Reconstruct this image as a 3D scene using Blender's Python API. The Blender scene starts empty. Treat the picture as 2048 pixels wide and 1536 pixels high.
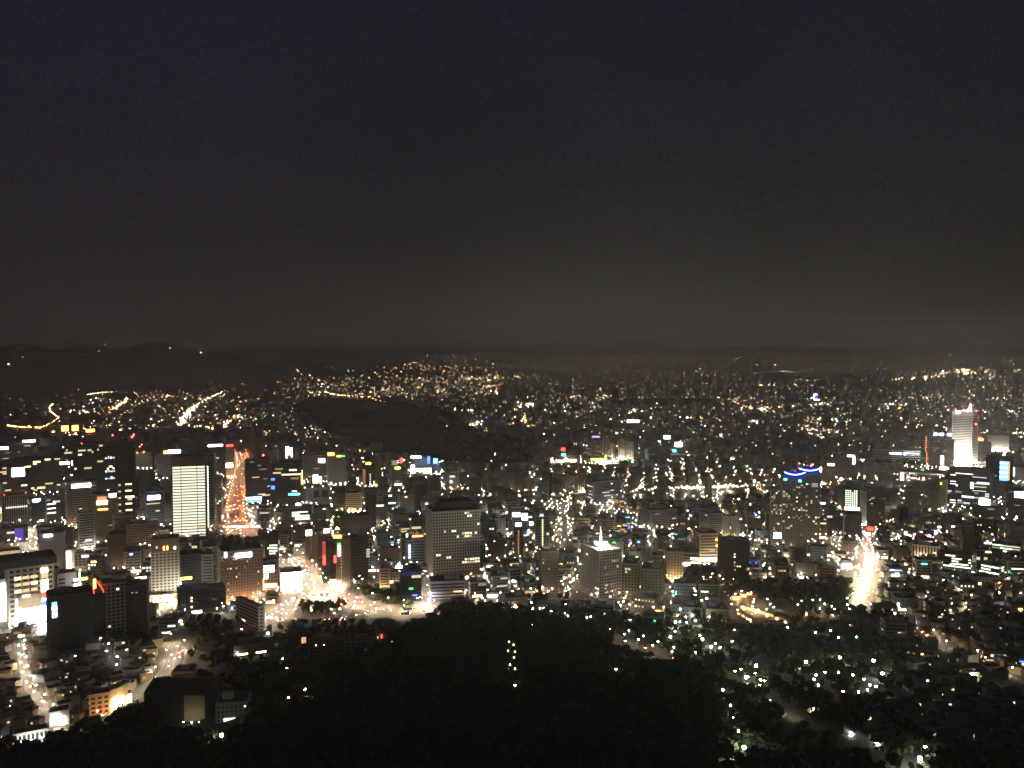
import bpy, math, random
import numpy as np

# ------------------------------------------------------------------ camera, sky, exposure
RND = random.Random(11)
NPR = np.random.default_rng(5)
FPX, CX, CY, CAM_Z = 1704.0, 1024.0, 768.0, 300.0      # focal length and centre for a 2048 x 1536 frame
PITCH = math.atan(68.0 / FPX)
scene = bpy.context.scene
COL = scene.collection

cam_d = bpy.data.cameras.new("camera")
cam = bpy.data.objects.new("camera", cam_d)
COL.objects.link(cam)
cam.location = (0, 0, CAM_Z)
cam.rotation_euler = (math.pi / 2 - PITCH, 0, 0)
cam_d.sensor_width = 36.0
cam_d.lens = FPX / 2048.0 * 36.0
cam_d.clip_start = 1.0
cam_d.clip_end = 120000.0
scene.camera = cam

scene.view_settings.view_transform = 'Standard'
scene.view_settings.look = 'None'
scene.view_settings.exposure = 0.0
scene.view_settings.gamma = 1.0
scene.cycles.use_denoising = True
scene.cycles.max_bounces = 3
scene.cycles.diffuse_bounces = 2
scene.cycles.glossy_bounces = 1
scene.cycles.volume_bounces = 1
scene.cycles.caustics_reflective = False
scene.cycles.caustics_refractive = False
scene.cycles.sample_clamp_indirect = 4.0
scene.cycles.sample_clamp_direct = 0.0
scene.cycles.use_adaptive_sampling = False
scene.cycles.use_light_tree = True

world = bpy.data.worlds.new("World")
scene.world = world
world.use_nodes = True
nt = world.node_tree
nt.nodes.clear()
def wn(t, **k):
    n = nt.nodes.new(t)
    for a, b in k.items():
        setattr(n, a, b)
    return n
def wl(a, b):
    nt.links.new(a, b)
out = wn('ShaderNodeOutputWorld')
bg = wn('ShaderNodeBackground')
tc = wn('ShaderNodeTexCoord')
sep = wn('ShaderNodeSeparateXYZ')
wl(tc.outputs['Generated'], sep.inputs[0])
ramp = wn('ShaderNodeValToRGB')                         # night sky: city glow low down, blue-black above
e = ramp.color_ramp.elements
e[0].position, e[0].color = 0.0, (0.037, 0.0335, 0.029, 1)
e[1].position, e[1].color = 1.0, (0.0065, 0.0068, 0.012, 1)
for p, c in ((0.06, (0.0335, 0.031, 0.0275, 1)), (0.13, (0.0240, 0.0228, 0.0225, 1)), (0.22, (0.0172, 0.0166, 0.0202, 1)), (0.40, (0.0120, 0.0120, 0.0188, 1))):
    q = e.new(p); q.color = c
wl(sep.outputs[2], ramp.inputs[0])
az = wn('ShaderNodeMapRange')                           # the glow is stronger over the bright districts to the east
az.inputs['From Min'].default_value, az.inputs['From Max'].default_value = 0.0, 0.50
az.inputs['To Min'].default_value, az.inputs['To Max'].default_value = 1.0, 0.50
az.interpolation_type = 'SMOOTHSTEP'
azo = wn('ShaderNodeMath', operation='SUBTRACT'); azo.inputs[1].default_value = 0.17
azb = wn('ShaderNodeMath', operation='ABSOLUTE')
wl(sep.outputs[0], azo.inputs[0]); wl(azo.outputs[0], azb.inputs[0]); wl(azb.outputs[0], az.inputs['Value'])
el = wn('ShaderNodeMapRange')
el.inputs['From Min'].default_value, el.inputs['From Max'].default_value = 0.0, 0.33
wl(sep.outputs[2], el.inputs['Value'])
fade = wn('ShaderNodeMix', data_type='FLOAT')
wl(el.outputs[0], fade.inputs[0]); wl(az.outputs[0], fade.inputs[2]); fade.inputs[3].default_value = 1.0
cloud = wn('ShaderNodeTexNoise')
cloud.inputs['Scale'].default_value, cloud.inputs['Detail'].default_value = 3.0, 4.0
wl(tc.outputs['Generated'], cloud.inputs['Vector'])
cr = wn('ShaderNodeMapRange')
cr.inputs['To Min'].default_value, cr.inputs['To Max'].default_value = 0.72, 1.28
wl(cloud.outputs[0], cr.inputs['Value'])
m1 = wn('ShaderNodeMath', operation='MULTIPLY')
sky_grain = wn('ShaderNodeTexNoise')                          # fine camera-like grain put into the sky colour, slightly uneven in hue
sky_grain.inputs['Scale'].default_value, sky_grain.inputs['Detail'].default_value, sky_grain.inputs['Roughness'].default_value = 280.0, 2.0, 0.7
wl(tc.outputs['Generated'], sky_grain.inputs['Vector'])
vc = wn('ShaderNodeMix', data_type='RGBA', blend_type='MULTIPLY'); vc.inputs[0].default_value = 1.0
vm = wn('ShaderNodeVectorMath', operation='MULTIPLY_ADD'); vm.inputs[1].default_value = (1.5, 1.2, 1.5); vm.inputs[2].default_value = (0.25, 0.40, 0.25)
wl(sky_grain.outputs['Color'], vm.inputs[0])
wl(ramp.outputs[0], vc.inputs[6]); wl(vm.outputs[0], vc.inputs[7])
wl(fade.outputs[0], m1.inputs[0]); wl(cr.outputs[0], m1.inputs[1])
side = wn('ShaderNodeMapRange', interpolation_type='SMOOTHSTEP')   # cooler, more violet air away from the glow
side.inputs['From Min'].default_value, side.inputs['From Max'].default_value = -0.45, 0.08
wl(sep.outputs[0], side.inputs['Value'])
tint = wn('ShaderNodeMix', data_type='RGBA'); tint.inputs[6].default_value = (1.03, 0.95, 1.10, 1); tint.inputs[7].default_value = (1.02, 1.0, 0.98, 1)
wl(side.outputs[0], tint.inputs[0])
tm = wn('ShaderNodeMix', data_type='RGBA', blend_type='MULTIPLY'); tm.inputs[0].default_value = 1.0
wl(vc.outputs[2], tm.inputs[6]); wl(tint.outputs[2], tm.inputs[7])
wl(tm.outputs[2], bg.inputs[0]); wl(m1.outputs[0], bg.inputs[1])
wl(bg.outputs[0], out.inputs[0])

# ------------------------------------------------------------------ terrain and projection helpers
FOOT_X = [-900, -600, -390, -250, -150, 0, 200, 350, 500, 900, 2000]
FOOT_Y = [600, 620, 640, 730, 900, 985, 1000, 900, 800, 760, 700]
HILLS = [(-3200, 7000, 330, 1300, 1000), (-1300, 8200, 190, 1200, 900), (-5200, 6500, 260, 1200, 1500), (2020, 6200, 105, 520, 330), (4600, 8200, 125, 700, 400),
         (517, 4500, 42, 380, 240), (1250, 4700, 38, 500, 260), (-600, 3900, 40, 420, 700), (600, 16500, 190, 5200, 1500), (7500, 17000, 250, 3500, 1500), (-6000, 17000, 280, 5000, 1500), (-150, 2750, 14, 240, 250)]
def foot(X):
    return np.interp(X, FOOT_X, FOOT_Y)
def gz(X, Y):
    X = np.asarray(X, float); Y = np.asarray(Y, float)
    s = foot(X) - Y
    z = 0.17 * (s + np.sqrt(s * s + 900.0)) / 2
    z = z + 1.3 * np.sin(X * 0.021) * np.sin(Y * 0.017) * np.clip(s / 200, 0, 1)
    for (hx, hy, a, sx, sy) in HILLS:
        g_ = a * np.exp(-((X - hx) / sx) ** 2 - ((Y - hy) / sy) ** 2)
        if a > 60:
            g_ = g_ * (1 + .10 * np.sin(X * .0043 + hy) * np.sin(Y * .0019 + 1) + .07 * np.sin(X * .011 + Y * .003) + .04 * np.sin(X * .027 - Y * .008))
        z = z + g_
    return z
def gzf(x, y):
    return float(gz(x, y))
CP, SP = math.cos(PITCH), math.sin(PITCH)
TS = np.geomspace(150, 60000, 420)
def unproject(px, py, dz=0.0):
    """Points on the terrain (raised by dz) seen at frame positions px, py."""
    px = np.atleast_1d(np.asarray(px, float)); py = np.atleast_1d(np.asarray(py, float))
    a = (px - CX) / FPX; b = (CY - py) / FPX
    dx, dy, dz_ = a, CP + b * SP, -SP + b * CP
    X = dx[:, None] * TS; Y = dy[:, None] * TS; Z = CAM_Z + dz_[:, None] * TS
    g = Z - (gz(X, Y) + dz)
    hit = g < 0
    i = np.where(hit.any(1), hit.argmax(1), len(TS) - 1)
    i = np.maximum(i, 1)
    k = np.arange(len(px))
    g0, g1 = g[k, i - 1], g[k, i]
    f = np.clip(g0 / np.where(abs(g0 - g1) < 1e-9, 1, g0 - g1), 0, 1)
    t = TS[i - 1] + f * (TS[i] - TS[i - 1])
    X, Y = dx * t, dy * t
    return np.stack([X, Y, gz(X, Y) + dz], 1), hit.any(1)
def P(px, py, dz=0.0):
    return unproject(px, py, dz)[0][0]
def project(X, Y, Z):
    z = Z - CAM_Z
    w = Y * CP - z * SP
    return CX + FPX * X / w, CY - FPX * (Y * SP + z * CP) / w
def z_at(Y, py):
    q = (CY - py) / FPX
    return CAM_Z + Y * (q * CP - SP) / (CP + q * SP)

# ------------------------------------------------------------------ materials
MATS = {}
def mat(key, col, rough=0.85, var=0.25, scale=0.15, metal=0.0):
    m = bpy.data.materials.new(key)
    m.use_nodes = True
    n = m.node_tree.nodes; l = m.node_tree.links
    b = n['Principled BSDF']
    b.inputs['Roughness'].default_value = rough
    b.inputs['Metallic'].default_value = metal
    b.inputs['Specular IOR Level'].default_value = 0.25
    t = n.new('ShaderNodeTexCoord'); z = n.new('ShaderNodeTexNoise')
    z.inputs['Scale'].default_value = scale; z.inputs['Detail'].default_value = 5.0
    l.new(t.outputs['Object'], z.inputs['Vector'])
    mx = n.new('ShaderNodeMix'); mx.data_type = 'RGBA'
    mx.inputs[6].default_value = tuple(c * (1 - var) for c in col) + (1,)
    mx.inputs[7].default_value = tuple(min(1, c * (1 + var)) for c in col) + (1,)
    l.new(z.outputs[0], mx.inputs[0]); l.new(mx.outputs[2], b.inputs['Base Color'])
    MATS[key] = m
    return m
def emit(key, col, strength, sample=False):
    m = bpy.data.materials.new(key)
    m.use_nodes = True
    n = m.node_tree.nodes; l = m.node_tree.links
    n.clear()
    o = n.new('ShaderNodeOutputMaterial'); s = n.new('ShaderNodeEmission')
    s.inputs[0].default_value = tuple(col) + (1,); s.inputs[1].default_value = strength
    l.new(s.outputs[0], o.inputs[0])
    m.cycles.emission_sampling = 'FRONT_BACK' if sample else 'NONE'
    MATS[key] = m
    return m
for k, c in dict(pale=(.46, .44, .40), grey=(.26, .26, .27), tan=(.34, .28, .22), brown=(.19, .15, .12), dark=(.06, .06, .065), cream=(.48, .40, .28),
                 white=(.66, .65, .62), olive=(.24, .25, .17), bluegrey=(.20, .24, .29), redbrown=(.20, .13, .10), floodlit=(.72, .69, .62)).items():
    mat(k + '_wall', c, 0.85, 0.12)
mat('dark_glass', (.025, .03, .035), 0.22, 0.3)
mat('roof_membrane', (.10, .10, .10), 0.9, 0.3, 0.3)
mat('green_roof_paint', (.07, .13, .09), 0.8, 0.3, 0.3)
mat('tile_roof', (.10, .075, .065), 0.9, 0.35, 0.8)
mat('metal_pole', (.12, .12, .12), 0.5, 0.1, 1.0, 0.6)
mat('asphalt', (.11, .105, .10), 0.85, 0.25, 0.06)
mat('pavement_slabs', (.15, .14, .13), 0.85, 0.2, 0.1)
mat('lane_paint', (.55, .55, .52), 0.7, 0.1, 0.5)
mat('bark', (.05, .035, .025), 0.95, 0.3, 1.0)
mat('leaves_a', (.035, .055, .018), 0.85, 0.35, 0.25)
mat('leaves_b', (.030, .042, .016), 0.85, 0.35, 0.25)
mat('leaves_c', (.050, .062, .022), 0.85, 0.35, 0.25)
mat('woodland_leaves', (.030, .042, .016), 0.9, 0.45, 0.06)
mat('earth', (.10, .09, .075), 0.95, 0.4, 0.02)
mat('rubber', (.02, .02, .02), 0.9, 0.1)
mat('car_white', (.60, .60, .60), 0.35, 0.05)
mat('car_silver', (.30, .31, .32), 0.35, 0.05)
mat('car_black', (.02, .02, .022), 0.3, 0.05)
mat('bus_green', (.05, .10, .06), 0.4, 0.05)
mat('distant_wall', (.17, .175, .16), 0.9, 0.5, 0.01)
mat('sign_back', (.05, .05, .05), 0.8, 0.1)

WARM, SODIUM, WHITE, COOL, GREENISH = (1, .78, .45), (1, .42, .12), (1, .93, .80), (.80, .92, 1), (.88, 1, .72)
# lit windows: visible light, dim; several strengths because rooms differ
for nm, c in dict(warm=WARM, orange=(1, .50, .18), white=WHITE, cool=COOL, greenish=GREENISH, yellow=(1, .88, .40)).items():
    emit(nm + '_window', c, 1.0)
    emit('dim_' + nm + '_window', c, 0.34)
    emit('bright_' + nm + '_window', c, 2.6)
for nm, c, s in (('white_sign', (.95, .96, 1), 14), ('warm_sign', (1, .80, .50), 10), ('blue_sign', (.04, .12, 1), 6), ('bluewhite_sign', (.62, .66, 1), 14), ('red_sign', (1, .05, .03), 6),
                 ('green_sign', (.05, 1, .12), 4), ('cyan_sign', (.10, .75, 1), 6), ('violet_sign', (.30, .12, 1), 4), ('pink_sign', (1, .78, 1), 16), ('yellow_sign', (1, .85, .12), 6),
                 ('orange_sign', (1, .36, .08), 8), ('magenta_sign', (1, .08, .45), 6), ('teal_sign', (.05, .8, .55), 4), ('screen_white', (1, .97, .93), 9), ('screen_blue', (.15, .35, 1), 2.2),
                 ('violet_glow', (.22, .12, .80), 0.55), ('dusk_screen', (.16, .22, .34), 0.6)):
    emit(nm, c, s, True)
emit('warm_lamp', (1, .66, .32), 420, True)
emit('plaza_lamp', (1, .82, .54), 5500, True)
emit('forecourt_lamp', (1, .84, .58), 900, True)
emit('boulevard_lamp', (1, .44, .19), 5000, True)
emit('boulevard_lamp_lens', (1, .45, .20), 25, True)
emit('mall_lamp', (.98, .96, 1), 9000, True)
emit('mall_lamp_lens', (.98, .96, 1), 300, True)
emit('sodium_lamp', (1, .40, .10), 420, True)
emit('white_lamp', (1, .95, .86), 420, True)
emit('park_lamp', (.92, 1, .72), 90, True)
emit('alley_lamp', (1, .86, .62), 1500, True)
emit('alley_lamp_lens', (1, .88, .66), 260)
emit('flood_lamp', (1, .93, .80), 2000, True)
for k_, c_ in (('warm', (1, .82, .56)), ('sodium', (1, .46, .15)), ('white', (.95, .97, .92))):
    emit('lane_%s_lamp' % k_, c_, 640, True)
emit('lane_plaza_lamp', (1, .80, .52), 3400, True)
for k_, c_, s_ in (('warm', (1, .82, .56), 150), ('plaza', (1, .84, .58), 50), ('sodium', (1, .46, .15), 110), ('white', (.90, .98, .94), 210)):
    emit(k_ + '_lamp_lens', c_, s_, True)
emit('headlight_glow', (1, .90, .74), 110, True)
emit('tail_glow', (1, .06, .02), 500, True)
emit('beacon_red', (1, .04, .03), 40)
for i, (c, s) in enumerate([(WARM, 6), (WARM, 18), (SODIUM, 7), (SODIUM, 20), (WHITE, 8), (WHITE, 30), (COOL, 10), (GREENISH, 8), ((1, .08, .05), 9), ((.05, 1, .2), 7), ((1, .88, .62), 2.4), ((.95, .82, .58), 2.2), ((.2, .3, 1), 9)]):
    emit('far_light_%s' % 'abcdefghijklm'[i], c, s * 2.7)

# ------------------------------------------------------------------ mesh builder
class MB:
    def __init__(self):
        self.v, self.f, self.m = [], [], []
    def box(self, x0, x1, y0, y1, z0, z1, m=0):
        b = len(self.v)
        self.v += [(x0, y0, z0), (x1, y0, z0), (x1, y1, z0), (x0, y1, z0), (x0, y0, z1), (x1, y0, z1), (x1, y1, z1), (x0, y1, z1)]
        self.f += [(b, b + 3, b + 2, b + 1), (b + 4, b + 5, b + 6, b + 7), (b, b + 1, b + 5, b + 4), (b + 1, b + 2, b + 6, b + 5), (b + 2, b + 3, b + 7, b + 6), (b + 3, b, b + 4, b + 7)]
        self.m += [m] * 6
        return self
    def rbox(self, cx, cy, w, d, z0, z1, yaw, m=0):
        c, s = math.cos(yaw), math.sin(yaw)
        b = len(self.v)
        for z in (z0, z1):
            for (a, q) in ((-1, -1), (1, -1), (1, 1), (-1, 1)):
                lx, ly = a * w / 2, q * d / 2
                self.v.append((cx + lx * c - ly * s, cy + lx * s + ly * c, z))
        self.f += [(b, b + 3, b + 2, b + 1), (b + 4, b + 5, b + 6, b + 7), (b, b + 1, b + 5, b + 4), (b + 1, b + 2, b + 6, b + 5), (b + 2, b + 3, b + 7, b + 6), (b + 3, b, b + 4, b + 7)]
        self.m += [m] * 6
        return self
    def face(self, pts, m=0):
        b = len(self.v)
        self.v += [tuple(p) for p in pts]
        self.f.append(tuple(range(b, b + len(pts)))); self.m.append(m)
        return self
    def tube(self, pts, r, n=6, m=0):
        """Round bar through pts (list of 3-vectors), r may be a list."""
        pts = [np.array(p, float) for p in pts]
        rs = r if isinstance(r, (list, tuple)) else [r] * len(pts)
        b = len(self.v)
        for i, p in enumerate(pts):
            t = pts[min(i + 1, len(pts) - 1)] - pts[max(i - 1, 0)]
            t = t / (np.linalg.norm(t) + 1e-9)
            u = np.cross(t, (0, 0, 1) if abs(t[2]) < 0.9 else (1, 0, 0)); u /= np.linalg.norm(u)
            w = np.cross(t, u)
            for k in range(n):
                a = 2 * math.pi * k / n
                q = p + (u * math.cos(a) + w * math.sin(a)) * rs[i]
                self.v.append(tuple(q))
        for i in range(len(pts) - 1):
            for k in range(n):
                a, c = b + i * n + k, b + i * n + (k + 1) % n
                self.f.append((a, c, c + n, a + n)); self.m.append(m)
        self.f.append(tuple(b + k for k in range(n - 1, -1, -1))); self.m.append(m)
        self.f.append(tuple(b + (len(pts) - 1) * n + k for k in range(n))); self.m.append(m)
        return self
    def mesh(self, name, mats):
        me = bpy.data.meshes.new(name)
        me.from_pydata(self.v, [], self.f)
        for k in mats:
            me.materials.append(MATS[k])
        if len(mats) > 1:
            me.polygons.foreach_set('material_index', self.m)
        return me
def link(name, me, parent=None, loc=None):
    o = bpy.data.objects.new(name, me)
    COL.objects.link(o)
    if parent is not None:
        o.parent = parent
    if loc is not None:
        o.location = loc
    return o
def part(name, mb, mats, parent, loc=None):
    return link(name, mb.mesh(name, mats if isinstance(mats, (list, tuple)) else [mats]), parent, loc)
def tag(o, label=None, cat=None, group=None, kind=None):
    if label: o['label'] = label
    if cat: o['category'] = cat
    if group: o['group'] = group
    if kind: o['kind'] = kind
    return o
def thing(name, label, cat, loc, yaw=0.0, group=None):
    o = link(name, None, None, loc)
    o.rotation_euler = (0, 0, yaw)
    o.empty_display_size = 1
    return tag(o, label, cat, group)
def dup(root, loc, yaw=0.0, scale=None, label=None, group=None):
    c = root.copy(); COL.objects.link(c)
    c.location = loc; c.rotation_euler = (0, 0, yaw)
    if scale: c.scale = scale
    if label: c['label'] = label
    if group: c['group'] = group
    for ch in root.children:
        d = ch.copy(); COL.objects.link(d); d.parent = c
        for g in ch.children:
            h = g.copy(); COL.objects.link(h); h.parent = d
    return c
def np_mesh(name, V, F, mats, midx=None):
    """Mesh of quads from numpy arrays."""
    me = bpy.data.meshes.new(name)
    me.vertices.add(len(V)); me.vertices.foreach_set('co', V.astype(np.float32).ravel())
    n = len(F); me.loops.add(n * 4); me.loops.foreach_set('vertex_index', F.astype(np.int32).ravel())
    me.polygons.add(n)
    me.polygons.foreach_set('loop_start', np.arange(0, n * 4, 4, dtype=np.int32))
    for k in mats:
        me.materials.append(MATS[k])
    if midx is not None:
        me.polygons.foreach_set('material_index', midx.astype(np.int32))
    me.update(calc_edges=True)
    return me
BOXV = np.array([(-.5, -.5, 0), (.5, -.5, 0), (.5, .5, 0), (-.5, .5, 0), (-.5, -.5, 1), (.5, -.5, 1), (.5, .5, 1), (-.5, .5, 1)])
BOXF = np.array([(0, 3, 2, 1), (4, 5, 6, 7), (0, 1, 5, 4), (1, 2, 6, 5), (2, 3, 7, 6), (3, 0, 4, 7)])
def np_boxes(c, w, d, h, yaw):
    """Many boxes: base centres c (n,3), sizes, yaws."""
    n = len(c)
    V = np.repeat(BOXV[None], n, 0)
    V = V * np.stack([w, d, h], 1)[:, None]
    co, si = np.cos(yaw)[:, None], np.sin(yaw)[:, None]
    x = V[..., 0] * co - V[..., 1] * si; y = V[..., 0] * si + V[..., 1] * co
    V = np.stack([x, y, V[..., 2]], -1) + c[:, None]
    F = BOXF[None] + (np.arange(n) * 8)[:, None, None]
    return V.reshape(-1, 3), F.reshape(-1, 4)
def in_poly(px, py, poly):
    px = np.asarray(px, float); py = np.asarray(py, float)
    c = np.zeros(px.shape, bool)
    n = len(poly)
    for i in range(n):
        x0, y0 = poly[i]; x1, y1 = poly[(i + 1) % n]
        k = ((y0 > py) != (y1 > py)) & (px < (x1 - x0) * (py - y0) / ((y1 - y0) or 1e-9) + x0)
        c ^= k
    return c
_unit = {}
def unit_window(mk):
    if mk not in _unit:
        _unit[mk] = MB().face([(-.5, 0, -.5), (.5, 0, -.5), (.5, 0, .5), (-.5, 0, .5)]).mesh('window_pane', [mk])
    return _unit[mk]

# ------------------------------------------------------------------ buildings
PAL = dict(W=['warm_window', 'dim_warm_window', 'yellow_window', 'dim_yellow_window', 'bright_warm_window'], N=['white_window', 'dim_white_window', 'dim_greenish_window', 'bright_white_window'],
           C=['cool_window', 'dim_cool_window', 'white_window', 'bright_cool_window'], G=['greenish_window', 'dim_greenish_window', 'bright_greenish_window', 'yellow_window'],
           O=['orange_window', 'dim_orange_window', 'warm_window'], Y=['yellow_window', 'bright_yellow_window', 'warm_window'], D=['dim_warm_window', 'dim_white_window', 'dim_orange_window'],
           B=['bright_greenish_window', 'bright_white_window', 'bright_greenish_window'], M=['warm_window', 'white_window', 'dim_greenish_window', 'orange_window', 'dim_cool_window', 'dim_warm_window'])
class Bld: pass
def facade(w, d, h, style, fh, bay):
    """The opaque frame of a building; the glass core shows in its openings."""
    mb = MB()
    nf = max(1, int(round(h / fh))); fh = h / nf
    sp, pw = dict(grid=(.42, .38), ribbon=(.52, 0), fin=(.16, .36), glass=(.14, .06), blank=(1, 1), slot=(.60, .55), bright=(.30, .0))[style]
    if style == 'blank':
        mb.box(-w / 2 - .3, w / 2 + .3, -d / 2 - .3, d / 2 + .3, -3, h + 1.0)
        return mb, nf, fh, 1, w
    nb = max(1, int(round(w / bay)))
    for k in range(nf + 1):
        if style == 'fin' and k % 4 and k != nf:
            continue
        z = k * fh
        z0, z1 = (z - 3, z + sp * fh / 2) if k == 0 else (z - sp * fh / 2, z + sp * fh / 2 + (1.0 if k == nf else 0))
        mb.box(-w / 2 - .35, w / 2 + .35, -d / 2 - .35, d / 2 + .35, z0, z1)
    if pw:
        t = bay * pw
        for ax, (L, T) in enumerate(((w, d), (d, w))):
            n = max(1, int(round(L / bay)))
            b = L / n
            for i in range(n + 1):
                x = -L / 2 + i * b
                a0, a1 = max(x - t / 2, -L / 2 - .46), min(x + t / 2, L / 2 + .46)
                for s in (-1, 1):
                    y0, y1 = sorted((s * (T / 2 - .2), s * (T / 2 + .47)))
                    if ax == 0:
                        mb.box(a0, a1, y0, y1, -2.9, h + .6)
                    else:
                        mb.box(y0, y1, a0, a1, -2.9, h + .7)
    else:
        for sx in (-1, 1):
            for sy in (-1, 1):
                x0, x1 = sorted((sx * (w / 2 - 1.2), sx * (w / 2 + .42))); y0, y1 = sorted((sy * (d / 2 - 1.2), sy * (d / 2 + .42)))
                mb.box(x0, x1, y0, y1, -2.9, h + .6)
    return mb, nf, fh, nb, w / nb
def add_windows(b, p, pal, limit=60, faces=('front', 'left', 'right'), run=None, rows=None, rng=RND):
    """Single lit windows, each a part of its own."""
    n = 0
    cells = []
    for fc in faces:
        L = b.w if fc == 'front' else b.d
        nb = max(1, int(round(L / b.bay0))); bw = L / nb
        for k in range(b.nf):
            if rows is not None and not (rows[0] <= k / b.nf < rows[1]):
                continue
            rowp = p * (3.0 if rng.random() < .25 else .45)
            i = 0
            while i < nb:
                if rng.random() < rowp:
                    r = min(nb - i, run or (rng.choice((1, 1, 2, 3)) if b.style in ('grid', 'slot') else rng.choice((1, 2, 3, 4))))
                    cells.append((fc, i, k, r, bw)); i += r
                else:
                    i += 1
    if len(cells) > limit:
        cells = rng.sample(cells, limit)
    for (fc, i, k, r, bw) in cells:
        window(b, fc, i * bw + r * bw / 2, (k + .5) * b.fh, r * bw - b.pw, b.fh * (1 - b.sp), rng.choice(PAL[pal]))
    return len(cells)
def window(b, fc, u, z, w, h, mk, off=.07):
    o = link('window', unit_window(mk), b.root)
    if fc == 'front':
        o.location = (u - b.w / 2, -b.d / 2 - off, z)
    elif fc == 'left':
        o.location = (-b.w / 2 - off, b.d / 2 - u, z); o.rotation_euler = (0, 0, -math.pi / 2)
    else:
        o.location = (b.w / 2 + off, u - b.d / 2, z); o.rotation_euler = (0, 0, math.pi / 2)
    o.scale = (max(w, .3), 1, max(h, .3))
    return o
def building(name, label, cat, X, Y, yaw, w, d, h, style, wall, fh=3.8, bay=3.6, group=None, roof='roof_membrane', z=None, plant=True, rng=RND):
    b = Bld()
    b.w, b.d, b.h, b.style, b.bay0, b.yaw = w, d, h, style, bay, yaw
    b.z = gzf(X, Y) if z is None else z
    b.X, b.Y = X, Y
    b.root = thing(name, label, cat, (X, Y, b.z), yaw, group)
    fm, b.nf, b.fh, b.nb, b.bw = facade(w, d, h, style, fh, bay)
    b.sp, b.pw = dict(grid=(.42, .38), ribbon=(.52, 0), fin=(.16, .36), glass=(.14, .06), blank=(.5, .3), slot=(.60, .55), bright=(.30, 0))[style]
    b.pw *= bay
    if style != 'blank':
        part('glazing', MB().box(-w / 2, w / 2, -d / 2, d / 2, -2, h - .1), 'dark_glass', b.root)
    part('wall', fm, wall + '_wall', b.root)
    top = h + 1.0 + (0 if style == 'blank' else b.sp * b.fh / 2)
    rm = MB()
    for _ in range(3 if w > 10 else 1):
        ax_, ay_, as_ = rng.uniform(-.4, .35) * w, rng.uniform(-.4, .3) * d, rng.uniform(.8, 2.4)
        rm.box(ax_, ax_ + as_, ay_, ay_ + as_ * .8, top + .1, top + .1 + rng.uniform(.8, 2.2))
    rm.box(-w / 2 + .4, w / 2 - .4, -d / 2 + .4, d / 2 - .4, h - .05, top + .12)
    part('roof', rm, roof, b.root)
    if plant and w > 9:
        pw_, pd, ph = w * rng.uniform(.25, .5), d * rng.uniform(.3, .5), rng.uniform(2.5, 4.5)
        ox, oy = rng.uniform(-.2, .2) * w, rng.uniform(-.1, .2) * d
        q = MB().box(ox - pw_ / 2, ox + pw_ / 2, oy - pd / 2, oy + pd / 2, top, top + ph)
        part('rooftop_plant_room', q, 'grey_wall' if rng.random() < .6 else wall + '_wall', b.root)
    return b
HEROES = []
KEEP = []          # (x0, x1, y): nothing in front may rise above frame line y between x0 and x1
def hero(short, label, cat, xl, xr, yt, yb, d, r, style, wall, fh=3.8, bay=3.6, p=0.0, pal='W', limit=50, name='office_tower', roof='roof_membrane', plant=True, faces=('front', 'left', 'right'), rows=None, run=None, protect=True):
    xc = (xl + xr) / 2
    g = P(xc, yb)
    X, Y = float(g[0]), float(g[1])
    az = math.atan2(X, Y); th = -az + math.radians(r)
    dist = Y * CP - (g[2] - CAM_Z) * SP
    W = (xr - xl) / FPX * dist / math.cos(az)
    if d is None: d = W * .6
    w = max(6, (W * 1.0 - d * abs(math.sin(math.radians(r)))) / math.cos(math.radians(r)))
    h = max(5, z_at(Y, yt) - g[2])
    n = (math.sin(th), -math.cos(th))
    rr = math.radians(r)
    # turn about the visible near corner so that the frame extents stay
    off = d / 2 * math.cos(rr) + w / 2 * abs(math.sin(rr))
    cx, cy = X + math.sin(az) * off, Y + math.cos(az) * off
    b = building(name, label, cat, cx, cy, th, w, d, h, style, wall, fh, bay, roof=roof, z=float(g[2]), plant=plant)
    b.px = (xl, xr, yt, yb); b.short = short
    # frame extents of the front face
    cs, sn = math.cos(th), math.sin(th)
    fl = project(cx - w / 2 * cs + d / 2 * sn, cy - w / 2 * sn - d / 2 * cs, b.z)[0]
    fr = project(cx + w / 2 * cs + d / 2 * sn, cy + w / 2 * sn - d / 2 * cs, b.z)[0]
    b.fl, b.fr = fl, fr
    if p: add_windows(b, p, pal, limit, faces, run, rows)
    if protect: KEEP.append((xl - 1, xr + 1, yb - 3))
    HEROES.append(b)
    return b
def loc(b, px, py):
    return (px - b.fl) / (b.fr - b.fl) * b.w - b.w / 2, (b.px[3] - py) / (b.px[3] - b.px[2]) * b.h
def sign(b, x0, y0, x1, y1, mk, name='illuminated_sign', depth=.7, out=.5, fc='front'):
    u0, z1 = loc(b, x0, y0); u1, z0 = loc(b, x1, y1)
    y = -b.d / 2 - out
    mb = MB().box(u0, u1, y - depth, y, z0, z1)
    o = part(name, mb, mk, b.root)
    if z1 > b.h + .5:
        k = MB()
        t = max(2, int((u1 - u0) / 6))
        for i in range(t + 1):
            u = u0 + (u1 - u0) * (.03 + .94 * i / t)
            k.box(u - .15, u + .15, y + .03, y + .35, b.h - 1, z1 - .2)
        k.box(u0, u1, y + .04, y + .3, max(z0, b.h) + .2, max(z0, b.h) + .6)
        part('sign_frame', k, 'metal_pole', b.root)
    return o
def spots(b, pts, mk, s=.8, name='facade_lamp', out=.6):
    for (px, py) in pts:
        u, z = loc(b, px, py)
        part(name, MB().box(u - s / 2, u + s / 2, -b.d / 2 - out - s, -b.d / 2 - out, z - s / 2, z + s / 2), mk, b.root)
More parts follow.
